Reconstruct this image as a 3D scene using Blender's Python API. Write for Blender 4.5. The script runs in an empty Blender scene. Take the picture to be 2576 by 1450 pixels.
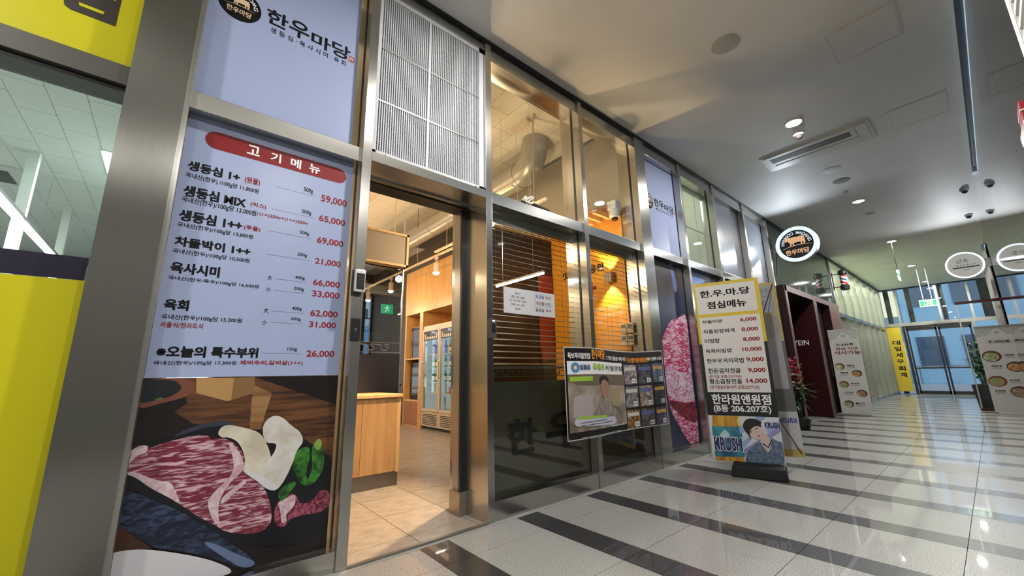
import bpy, bmesh, math, random
from mathutils import Vector, Matrix
random.seed(7)
R = math.radians
sc = bpy.context.scene
COL = sc.collection
# ------------------------------------------------------------------ camera
cam_d = bpy.data.cameras.new('camera'); cam = bpy.data.objects.new('camera', cam_d); COL.objects.link(cam)
ya, pi_, ro = 0.86670174, 0.21225076, -0.01930347
fw = Vector((math.cos(pi_)*math.cos(ya), math.cos(pi_)*math.sin(ya), math.sin(pi_)))
rt = fw.cross(Vector((0, 0, 1))).normalized(); up = rt.cross(fw)
r2 = rt*math.cos(ro)+up*math.sin(ro); u2 = -rt*math.sin(ro)+up*math.cos(ro)
mw = Matrix((( r2.x, u2.x, -fw.x, 0), (r2.y, u2.y, -fw.y, 0), (r2.z, u2.z, -fw.z, 1.0), (0, 0, 0, 1)))
cam.matrix_world = mw
cam_d.sensor_width = 36.0; cam_d.lens = 36.0*1002.55/2576; cam_d.clip_start = 0.05; cam_d.clip_end = 300
sc.camera = cam
# ------------------------------------------------------------------ world, exposure
sc.view_settings.view_transform = 'Standard'; sc.view_settings.look = 'None'
sc.view_settings.gamma = 1.0; sc.view_settings.use_curve_mapping = False
sc.view_settings.exposure = 0.88
w = bpy.data.worlds.new('dusk_sky'); sc.world = w; w.use_nodes = True
nt = w.node_tree; bg = nt.nodes['Background']
tc = nt.nodes.new('ShaderNodeTexCoord'); sx = nt.nodes.new('ShaderNodeSeparateXYZ'); cr = nt.nodes.new('ShaderNodeValToRGB')
nt.links.new(tc.outputs['Generated'], sx.inputs[0]); nt.links.new(sx.outputs['Z'], cr.inputs[0]); nt.links.new(cr.outputs[0], bg.inputs['Color'])
cr.color_ramp.elements[0].position = 0.0; cr.color_ramp.elements[0].color = (0.56, 0.68, 0.80, 1)
cr.color_ramp.elements[1].position = 0.6; cr.color_ramp.elements[1].color = (0.16, 0.30, 0.48, 1)
bg.inputs['Strength'].default_value = 1.9
sc.cycles.max_bounces = 10; sc.cycles.transparent_max_bounces = 24; sc.cycles.glossy_bounces = 6; sc.cycles.diffuse_bounces = 5
sc.cycles.sample_clamp_indirect = 4.0; sc.cycles.caustics_reflective = False; sc.cycles.caustics_refractive = False
# ------------------------------------------------------------------ materials
MATS = {}
def mat(name, col=(.8, .8, .8), rough=.5, metal=0., emit=None, estr=0., spec=.5, alpha=1.):
    if name in MATS: return MATS[name]
    m = bpy.data.materials.new(name); m.use_nodes = True; MATS[name] = m
    b = m.node_tree.nodes['Principled BSDF']
    b.inputs['Base Color'].default_value = (*col, 1); b.inputs['Roughness'].default_value = rough
    b.inputs['Metallic'].default_value = metal; b.inputs['Specular IOR Level'].default_value = spec
    if emit: b.inputs['Emission Color'].default_value = (*emit, 1); b.inputs['Emission Strength'].default_value = estr
    return m
def nd(m, t, **kw):
    n = m.node_tree.nodes.new(t)
    for k, v in kw.items(): setattr(n, k, v)
    return n
def lk(m, a, b): m.node_tree.links.new(a, b)
def noise_col(m, c1, c2, scale=(20, 20, 20), nscale=1., detail=3., rough=.5, p0=.35, p1=.65, bump=0., coord='Object'):
    b = m.node_tree.nodes['Principled BSDF']
    t = nd(m, 'ShaderNodeTexCoord'); mp = nd(m, 'ShaderNodeMapping'); mp.inputs['Scale'].default_value = scale
    n = nd(m, 'ShaderNodeTexNoise'); n.inputs['Scale'].default_value = nscale; n.inputs['Detail'].default_value = detail; n.inputs['Roughness'].default_value = rough
    r = nd(m, 'ShaderNodeValToRGB'); e = r.color_ramp.elements
    e[0].position = p0; e[1].position = p1; e[0].color = (*c1, 1); e[1].color = (*c2, 1)
    lk(m, t.outputs[coord], mp.inputs[0]); lk(m, mp.outputs[0], n.inputs['Vector']); lk(m, n.outputs[0], r.inputs[0]); lk(m, r.outputs[0], b.inputs['Base Color'])
    if bump:
        bp = nd(m, 'ShaderNodeBump'); bp.inputs['Strength'].default_value = bump; bp.inputs['Distance'].default_value = .002
        lk(m, n.outputs[0], bp.inputs['Height']); lk(m, bp.outputs[0], b.inputs['Normal'])
    return m
def steel(name, col=(.52, .51, .48), rough=.24, aniso=.75):
    m = mat(name, col, rough, 1.0); b = m.node_tree.nodes['Principled BSDF']
    b.inputs['Anisotropic'].default_value = aniso
    tg = nd(m, 'ShaderNodeTangent'); tg.direction_type = 'RADIAL'; tg.axis = 'Z'; lk(m, tg.outputs[0], b.inputs['Tangent'])
    t = nd(m, 'ShaderNodeTexCoord'); mp = nd(m, 'ShaderNodeMapping'); mp.inputs['Scale'].default_value = (1400, 1400, 5)
    n = nd(m, 'ShaderNodeTexNoise'); n.inputs['Scale'].default_value = 1.; n.inputs['Detail'].default_value = 2.
    mr = nd(m, 'ShaderNodeMapRange'); mr.inputs['To Min'].default_value = rough-.03; mr.inputs['To Max'].default_value = rough+.04
    lk(m, t.outputs['Object'], mp.inputs[0]); lk(m, mp.outputs[0], n.inputs['Vector']); lk(m, n.outputs[0], mr.inputs[0]); lk(m, mr.outputs[0], b.inputs['Roughness'])
    return m
def glass(name, tint=(1, 1, 1), f0=.05, rough=0.0, grain=0.):
    m = bpy.data.materials.new(name); m.use_nodes = True; MATS[name] = m
    nt = m.node_tree; nt.nodes.remove(nt.nodes['Principled BSDF']); out = nt.nodes['Material Output']
    tr = nd(m, 'ShaderNodeBsdfTransparent'); tr.inputs[0].default_value = (*tint, 1)
    gl = nd(m, 'ShaderNodeBsdfGlossy'); gl.inputs['Roughness'].default_value = rough; gl.inputs[0].default_value = (1, 1, 1, 1)
    lw = nd(m, 'ShaderNodeLayerWeight'); lw.inputs['Blend'].default_value = .5
    pw = nd(m, 'ShaderNodeMath', operation='POWER'); pw.inputs[1].default_value = 5.
    mu = nd(m, 'ShaderNodeMath', operation='MULTIPLY_ADD'); mu.inputs[1].default_value = 1-f0; mu.inputs[2].default_value = f0
    mx = nd(m, 'ShaderNodeMixShader')
    lk(m, lw.outputs['Facing'], pw.inputs[0]); lk(m, pw.outputs[0], mu.inputs[0]); lk(m, mu.outputs[0], mx.inputs[0])
    lk(m, tr.outputs[0], mx.inputs[1]); lk(m, gl.outputs[0], mx.inputs[2]); lk(m, mx.outputs[0], out.inputs[0])
    return m
def film(name, col, transl=.5, rough=.5, tcol=None):
    """frosted film: part see-through, part scattering"""
    m = bpy.data.materials.new(name); m.use_nodes = True; MATS[name] = m
    nt = m.node_tree; b = nt.nodes['Principled BSDF']; out = nt.nodes['Material Output']
    b.inputs['Base Color'].default_value = (*col, 1); b.inputs['Roughness'].default_value = rough
    t = nd(m, 'ShaderNodeBsdfTranslucent'); t.inputs[0].default_value = (*(tcol or col), 1); mx = nd(m, 'ShaderNodeMixShader'); mx.inputs[0].default_value = transl
    lk(m, b.outputs[0], mx.inputs[1]); lk(m, t.outputs[0], mx.inputs[2]); lk(m, mx.outputs[0], out.inputs[0])
    return m
def emis(name, col, s): return mat(name, tuple(.25*c for c in col), .5, emit=col, estr=s)

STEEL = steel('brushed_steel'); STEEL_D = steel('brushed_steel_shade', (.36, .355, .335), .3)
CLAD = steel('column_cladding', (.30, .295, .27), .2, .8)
ALU = mat('grey_aluminium', (.42, .43, .44), .35, .8)
GASKET = mat('black_gasket', (.012, .012, .014), .5)
BLACK = mat('black_plastic', (.012, .012, .013), .35)
WHITE = mat('white_paint', (.8, .8, .78), .5)
CEIL = noise_col(mat('ceiling_paint', (.62, .6, .56), .6), (.66, .65, .62), (.72, .71, .69), (1.2, 1.2, 1.2), 1., 2.)
PRINT_W = mat('white_vinyl', (.34, .40, .60), .30, spec=.3)
PRINT_W2 = mat('white_banner_cloth', (.66, .66, .66), .4)
INK = mat('black_ink', (.006, .006, .007), .5, spec=.15)
RED = mat('red_ink', (.26, .014, .018), .5, spec=.2)
REDP = mat('red_print', (.22, .008, .012), .4, spec=.25)
YEL = mat('yellow_vinyl', (.58, .53, .012), .35, spec=.25)
YELB = mat('yellow_banner', (.70, .52, .04), .4)
NAVY = mat('navy_film', (.012, .008, .03), .3)
BLUEI = mat('blue_ink', (.02, .05, .22), .4)
ORI = mat('orange_ink', (.85, .32, .04), .4)
GRI = mat('green_ink', (.32, .55, .06), .4)
WINK = mat('white_ink', (.85, .85, .85), .4)
TAN = mat('tan_ink', (.72, .52, .32), .4)
MAROON = mat('dark_red_paint', (.028, .005, .006), .32, spec=.3)
MAROON_L = mat('portal_front_lit', (.14, .075, .065), .5, 0., spec=.35)  # lit look of the portal fronts put into a lighter colour
GRAN = mat('grey_granite', (.3, .3, .3), .4, spec=.3)
noise_col(GRAN, (.055, .054, .052), (.50, .495, .465), (210, 210, 210), 1., 3., .8, .38, .60)
GRANB = mat('black_granite', (.03, .03, .03), .4, spec=.3)
noise_col(GRANB, (.012, .012, .013), (.085, .085, .09), (210, 210, 210), 1., 3., .7, .45, .68)
for g_ in (GRAN, GRANB): g_.node_tree.nodes['Principled BSDF'].inputs['Coat Weight'].default_value = .7; g_.node_tree.nodes['Principled BSDF'].inputs['Coat Roughness'].default_value = .02
BTILE = mat('brown_porcelain', (.3, .2, .14), .25)
noise_col(BTILE, (.24, .205, .175), (.35, .305, .26), (9, 14, 9), 1., 5., .65, .3, .7)
GROUT = mat('grout', (.36, .30, .24), .7)
CTILE = mat('mineral_ceiling_tile', (.6, .57, .48), .8)
noise_col(CTILE, (.40, .34, .25), (.72, .69, .60), (70, 70, 70), 1., 3., .8, .30, .40)
CTILE2 = mat('office_ceiling_tile', (.6, .64, .6), .8)
noise_col(CTILE2, (.50, .54, .51), (.62, .66, .63), (50, 50, 50), 1., 3., .7, .30, .45)
def wood(name, c1, c2, sc_=(30, 30, 2.2), rough=.4):
    return noise_col(mat(name, c1, rough), c1, c2, sc_, 1., 5., .6, .3, .7)
WOOD = wood('oak_panel', (.50, .27, .09), (.66, .40, .16))
WOODL = wood('light_wood_frame', (.60, .40, .18), (.72, .50, .25))
WOODC = wood('counter_wood', (.36, .19, .075), (.55, .33, .14), (14, 14, 1.6))
WALLP = mat('warm_wall_paint', (.40, .37, .30), .7)
ORANGE = mat('orange_wall_panel', (.85, .38, .03), .45)
DARKP = mat('dark_partition', (.012, .010, .011), .4)
CLR = glass('clear_glass', (.96, .98, .96), .06)
CLRT = glass('tinted_glass', (.70, .72, .75), .05)
FROST = film('frosted_film', (.045, .05, .042), .4, .35, (.30, .28, .19))
FROSTW = film('white_frosted_film', (.30, .32, .38), .3, .3)
WG = glass('wall_glass', (.30, .31, .30), .09, .03)

# ------------------------------------------------------------------ geometry helpers
class MB:
    def __init__(s): s.v = []; s.f = []; s.sm = False
    def add(s, vs, fs):
        o = len(s.v); s.v += [tuple(v) for v in vs]; s.f += [tuple(i+o for i in f) for f in fs]; return s
    def box(s, x0, x1, y0, y1, z0, z1):
        x0, x1 = sorted((x0, x1)); y0, y1 = sorted((y0, y1)); z0, z1 = sorted((z0, z1))
        return s.add([(x, y, z) for z in (z0, z1) for y in (y0, y1) for x in (x0, x1)],
                     [(0, 2, 3, 1), (4, 5, 7, 6), (0, 1, 5, 4), (2, 6, 7, 3), (0, 4, 6, 2), (1, 3, 7, 5)])
    def cyl(s, a, b, r, n=14, r2=None, cap=True):
        a = Vector(a); b = Vector(b); r2 = r if r2 is None else r2
        d = (b-a).normalized(); t = Vector((0, 0, 1)) if abs(d.z) < .9 else Vector((1, 0, 0)); u = d.cross(t).normalized(); v = d.cross(u)
        vs = []
        for c, q in ((a, r), (b, r2)):
            for i in range(n):
                an = 2*math.pi*i/n; vs.append(c+u*math.cos(an)*q+v*math.sin(an)*q)
        fs = [(i, (i+1) % n, n+(i+1) % n, n+i) for i in range(n)]
        if cap: fs += [tuple(range(n))[::-1], tuple(range(n, 2*n))]
        return s.add(vs, fs)
    def tube(s, pts, r, n=8):
        for a, b in zip(pts[:-1], pts[1:]): s.cyl(a, b, r, n)
        return s
    def lathe(s, prof, c=(0, 0, 0), n=14):
        vs = []; fs = []
        for r, z in prof:
            for i in range(n):
                an = 2*math.pi*i/n; vs.append((c[0]+r*math.cos(an), c[1]+r*math.sin(an), c[2]+z))
        for k in range(len(prof)-1):
            for i in range(n): fs.append((k*n+i, k*n+(i+1) % n, (k+1)*n+(i+1) % n, (k+1)*n+i))
        fs.append(tuple(range(n))[::-1]); fs.append(tuple(range((len(prof)-1)*n, len(prof)*n)))
        s.sm = True
        return s.add(vs, fs)
    def sphere(s, c, r, n=10, m=6, sz=1.):
        return s.lathe([(max(1e-4, r*math.sin(math.pi*k/m)), -r*sz*math.cos(math.pi*k/m)) for k in range(m+1)], c, n)
    def prism(s, pts, h0, h1, P):
        n = len(pts); vs = [P(u, v, h0) for u, v in pts]+[P(u, v, h1) for u, v in pts]
        a = sum(pts[i][0]*pts[(i+1) % n][1]-pts[(i+1) % n][0]*pts[i][1] for i in range(n))
        fr = tuple(range(n, 2*n)); bk = tuple(range(n))[::-1]; sd = [(i, (i+1) % n, n+(i+1) % n, n+i) for i in range(n)]
        if a < 0: fr = fr[::-1]; bk = bk[::-1]; sd = [f[::-1] for f in sd]
        return s.add(vs, [fr, bk]+sd)
def tag(o, label=None, cat=None, group=None, kind=None):
    if label: o['label'] = label
    if cat: o['category'] = cat
    if group: o['group'] = group
    if kind: o['kind'] = kind
    return o
def link(name, me, m, parent=None, **kw):
    o = bpy.data.objects.new(name, me); COL.objects.link(o)
    if m is not None and not me.materials: me.materials.append(m)
    if parent is not None:
        o.parent = parent; o.matrix_parent_inverse = Matrix.Translation(-Vector(parent.get('base', (0, 0, 0))))
    return tag(o, **kw)
def obj(name, mb, m, parent=None, bevel=0., **kw):
    me = bpy.data.meshes.new(name); me.from_pydata(mb.v, [], mb.f)
    if bevel:
        bm = bmesh.new(); bm.from_mesh(me)
        bmesh.ops.bevel(bm, geom=bm.edges[:], offset=bevel, segments=2, profile=.6, affect='EDGES'); bm.to_mesh(me); bm.free()
    me.update()
    if mb.sm:
        me.polygons.foreach_set('use_smooth', [len(p.vertices) == 4 for p in me.polygons])
        me.set_sharp_from_angle(angle=R(40))
    return link(name, me, m, parent, **kw)
def bx(name, d, m, parent=None, bevel=0., **kw): return obj(name, MB().box(*d), m, parent, bevel, **kw)
def thing(name, loc, label=None, cat=None, group=None, kind=None):
    o = bpy.data.objects.new(name, None); COL.objects.link(o); o.location = loc; o.empty_display_size = .05
    o['base'] = tuple(float(c) for c in loc)
    return tag(o, label, cat, group, kind)
def sub(parent_obj, name, mb, m, **kw):           # sub-part of a mesh part (same transform as the part)
    me = bpy.data.meshes.new(name); me.from_pydata(mb.v, [], mb.f); me.update()
    o = bpy.data.objects.new(name, me); COL.objects.link(o); me.materials.append(m); o.parent = parent_obj
    if mb.sm: me.polygons.foreach_set('use_smooth', [len(p.vertices) == 4 for p in me.polygons])
    return tag(o, **kw)
def copy_thing(root, loc, label=None, group=None):
    r = root.copy(); COL.objects.link(r); r.location = loc
    if label: r['label'] = label
    if group: r['group'] = group
    for ch in list(root.children):
        c = ch.copy(); COL.objects.link(c); c.parent = r
        for g in ch.children:
            d = g.copy(); COL.objects.link(d); d.parent = c
    return r
# ------------------------------------------------------------------ lettering
_TC = {}
_cu = bpy.data.curves.new('tmp', 'FONT'); _cu.size = 1.; _cu.resolution_u = 3; TXT = bpy.data.objects.new('tmp', _cu)
def glyphs(s, bold):
    k = (s, bold)
    if k in _TC: return _TC[k]
    cu = TXT.data; cu.body = s; cu.offset = bold; o = TXT
    me = bpy.data.meshes.new_from_object(o)
    vs = [(v.co.x, v.co.y) for v in me.vertices]; fs = [tuple(p.vertices) for p in me.polygons]
    bpy.data.meshes.remove(me)
    _TC[k] = (vs, fs); return _TC[k]
def prefetch(L, bold):
    L = [t for t in dict.fromkeys(L) if (t, bold) not in _TC]
    if not L: return
    cu = TXT.data; cu.offset = bold; cu.space_line = 4.; cu.body = '\n'.join(L); me = bpy.data.meshes.new_from_object(TXT)
    vy = [v.co.y for v in me.vertices]; got = {t: ([], [], {}) for t in L}
    for p in me.polygons:
        k = int(round((-sum(vy[i] for i in p.vertices)/len(p.vertices)+.35)/4.)); k = max(0, min(len(L)-1, k)); vs, fs, ix = got[L[k]]
        f = []
        for i in p.vertices:
            if i not in ix: ix[i] = len(vs); c = me.vertices[i].co; vs.append((c.x, c.y+4.*k))
            f.append(ix[i])
        fs.append(tuple(f))
    for t in L: _TC[(t, bold)] = (got[t][0], got[t][1])
    bpy.data.meshes.remove(me); cu.space_line = 1.
class Face:
    """a flat printed surface: origin O, right U, up V; h is the height off the surface towards the viewer"""
    def __init__(s, O, U, V=(0, 0, 1)):
        s.O = Vector(O); s.U = Vector(U).normalized(); s.V = Vector(V).normalized(); s.N = s.U.cross(s.V).normalized(); s.warp = None
    def P(s, u, v, h=0.): return s.O+s.U*u+s.V*v+s.N*h
    def text(s, mb, t, u0, u1, v0, v1, h, bold=.0, rot=None):
        if bold > .025:      # heavier weights: the same outline struck several times, slightly shifted
            d = (bold-.02)*abs(v1-v0)*.95
            for i, (a, b) in enumerate(((-d, 0), (d, 0), (0, d*.5), (0, -d*.5))): s.text(mb, t, u0+a+(d if u1 > u0 else -d)*.3, u1+a-(d if u1 > u0 else -d)*.3, v0+b, v1+b, h+.00025*i, .02)
            return
        vs, fs = glyphs(t, bold)
        if not vs: return
        ax = min(v[0] for v in vs); bx_ = max(v[0] for v in vs); ay = min(v[1] for v in vs); by = max(v[1] for v in vs)
        out = []
        for x, y in vs:
            u = u0+(x-ax)/max(1e-6, bx_-ax)*(u1-u0); v = v0+(y-ay)/max(1e-6, by-ay)*(v1-v0)
            out.append(s.P(u, v, h))
        mb.add(out, fs)
    def poly(s, mb, pts, h, t=.0006):
        mb.prism(pts, h-t, h, s.P)
    def rect(s, mb, u0, u1, v0, v1, h, t=.0006): s.poly(mb, [(u0, v0), (u1, v0), (u1, v1), (u0, v1)], h, t)
    def disc(s, mb, u, v, ru, rv, h, n=40, t=.0006): s.poly(mb, [(u+ru*math.cos(2*math.pi*i/n), v+rv*math.sin(2*math.pi*i/n)) for i in range(n)], h, t)
    def ring(s, mb, u, v, ru, rv, k, h, n=40):
        o = len(mb.v); vs = []; fs = []
        for q in (1., k):
            for i in range(n):
                a = 2*math.pi*i/n; vs.append(s.P(u+ru*q*math.cos(a), v+rv*q*math.sin(a), h))
        for i in range(n): fs.append((i, (i+1) % n, n+(i+1) % n, n+i))
        mb.add(vs, fs)
def lettering(face, items, cmap, h, parent, name='lettering', bold=None):
    """items: (text,u0,u1,v0,v1,key); one lettering part for each line"""
    for t, u0, u1, v0, v1, k in items:
        mb = MB(); m, b = cmap[k]; face.text(mb, t, u0, u1, v0, v1, h, b); obj(name, mb, m, parent)
def smooth(pts, n=2):
    for _ in range(n):
        q = []
        for i in range(len(pts)):
            a = pts[i]; b = pts[(i+1) % len(pts)]; q += [(a[0]*.75+b[0]*.25, a[1]*.75+b[1]*.25), (a[0]*.25+b[0]*.75, a[1]*.25+b[1]*.75)]
        pts = q
    return pts
ROUND = {'bowl', 'bowlin', 'panrim', 'pan', 'steak', 'fat', 'meat2', 'mush', 'mush2', 'plate', 'pepper', 'peppertip', 'handle', 'handlehi', 'leaf', 'face', 'hair', 'man', 'skin', 'denim', 'red', 'hi', 'lips', 'eye'}
def warp_children(root, fn, cuts, axis_pt, axis_no):
    for c in root.children:
        if c.type != 'MESH': continue
        bm = bmesh.new(); bm.from_mesh(c.data)
        for k in cuts:
            bmesh.ops.bisect_plane(bm, geom=bm.verts[:]+bm.edges[:]+bm.faces[:], plane_co=axis_pt+axis_no*k, plane_no=axis_no)
        for v in bm.verts: v.co = fn(v.co)
        bm.to_mesh(c.data); bm.free()
def area(name, loc, size, power, col, rot=(0, 0, 0), shape='DISK', parent=None, size_y=None, spread=None):
    l = bpy.data.lights.new(name, 'AREA'); l.shape = shape; l.size = size; l.energy = power; l.color = col
    if size_y: l.size_y = size_y
    if spread: l.spread = spread
    o = bpy.data.objects.new(name, l); COL.objects.link(o); o.location = loc; o.rotation_euler = rot
    if parent is not None: o.parent = parent; o.matrix_parent_inverse = Matrix.Translation(-Vector(parent.get('base', (0, 0, 0))))
    return o
def spot(name, loc, power, col, rot, ang, blend=.4, parent=None, r=.03):
    l = bpy.data.lights.new(name, 'SPOT'); l.energy = power; l.color = col; l.spot_size = ang; l.spot_blend = blend; l.shadow_soft_size = r
    o = bpy.data.objects.new(name, l); COL.objects.link(o); o.location = loc; o.rotation_euler = rot
    if parent is not None: o.parent = parent; o.matrix_parent_inverse = Matrix.Translation(-Vector(parent.get('base', (0, 0, 0))))
    return o
COOL = (1., .97, .92); WARM = (1., .70, .40); DAY = (.90, 1., .97)
MENU_T = [('생등심 1+',-0.054,0.168,2.059,2.111,'k'),('(원플)',0.192,0.265,2.059,2.103,'r'),('국내산(한우) /100g당 11,800원',-0.057,0.263,2.012,2.044,'s'),('500g',0.489,0.539,2.092,2.127,'s'),('59,000',0.588,0.741,2.055,2.108,'r'),('생등심 MIX',-0.055,0.211,1.916,1.974,'k'),('(믹스)',0.232,0.308,1.931,1.961,'r'),('국내산(한우)/100g당 13,000원/',-0.056,0.274,1.877,1.914,'s'),('(1+)250g+(1++)250g',0.279,0.527,1.887,1.91,'q'),('500g',0.489,0.541,1.954,1.983,'s'),('65,000',0.586,0.74,1.927,1.974,'r'),('생등심 1++',-0.056,0.207,1.783,1.841,'k'),('(투플)',0.216,0.293,1.792,1.822,'r'),('국내산(한우)/100g당 13,800원',-0.057,0.263,1.745,1.773,'s'),('500g',0.489,0.54,1.824,1.85,'s'),('69,000',0.586,0.738,1.787,1.834,'r'),('차돌박이 1++',-0.056,0.259,1.65,1.699,'k'),('국내산(한우)/100g당 10,500원',-0.058,0.261,1.609,1.636,'s'),('200g',0.488,0.539,1.69,1.714,'s'),('21,000',0.585,0.732,1.658,1.7,'r'),('육사시미',-0.055,0.138,1.513,1.568,'k'),('국내산(한우/육우)/100g당 16,500원',-0.058,0.317,1.475,1.498,'s'),('大',0.353,0.373,1.532,1.559,'s'),('400g',0.488,0.539,1.552,1.576,'s'),('66,000',0.584,0.736,1.527,1.569,'r'),('小',0.352,0.374,1.466,1.491,'s'),('200g',0.487,0.539,1.487,1.51,'s'),('33,000',0.585,0.739,1.459,1.502,'r'),('육회',-0.056,0.035,1.331,1.383,'k'),('국내산(한우)/100g당 15,500원',-0.059,0.26,1.283,1.31,'s'),('서울식/전라도식',-0.059,0.102,1.246,1.273,'q'),('大',0.352,0.374,1.349,1.376,'s'),('400g',0.487,0.538,1.372,1.395,'s'),('62,000',0.584,0.736,1.344,1.387,'r'),('小',0.351,0.373,1.284,1.31,'s'),('200g',0.486,0.537,1.314,1.335,'s'),('31,000',0.583,0.731,1.279,1.319,'r'),('※오늘의 특수부위',-0.055,0.348,1.107,1.16,'k'),('150g',0.485,0.533,1.144,1.166,'s'),('26,000',0.583,0.733,1.111,1.153,'r'),('국내산(한우)/100g당 17,300원',-0.06,0.259,1.069,1.091,'s'),('제비추리,갈비살(1++)',0.273,0.568,1.067,1.095,'q')]
MENU_P = [('dash',[(0.337,2.084),(0.553,2.084)]),('dash',[(0.338,1.945),(0.551,1.945)]),('dash',[(0.336,1.812),(0.553,1.813)]),('dash',[(0.337,1.677),(0.552,1.675)]),('dash',[(0.392,1.544),(0.551,1.542)]),('dash',[(0.391,1.478),(0.55,1.478)]),('dash',[(0.39,1.362),(0.551,1.361)]),('dash',[(0.39,1.301),(0.55,1.3)]),('dash',[(0.373,1.133),(0.55,1.133)])]
MENU2_T = [('고',0.159,0.219,2.221,2.305,'w'),('기',0.28,0.332,2.228,2.297,'w'),('메',0.383,0.445,2.225,2.299,'w'),('뉴',0.495,0.561,2.225,2.286,'w')]
MENU2_P = [('pill',[(-0.001,2.254),(0.726,2.255),(0.033,2.316),(0.038,2.212)])]
LOGO_T = [('한',0.192,0.309,3.129,3.236,'k'),('우',0.316,0.432,3.121,3.242,'k'),('마',0.445,0.564,3.121,3.218,'k'),('당',0.572,0.692,3.12,3.228,'k'),('생 등 심 · 육 사 시 미 · 육 회',0.22,0.667,3.071,3.11,'s'),('韓',0.684,0.716,3.141,3.17,'w')]
LOGO_P = [('seal',[(0.683,3.121),(0.719,3.169)]),('circ',[(-0.032,3.123),(0.163,3.176),(0.112,3.068)])]
FOOD_T = []
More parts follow.
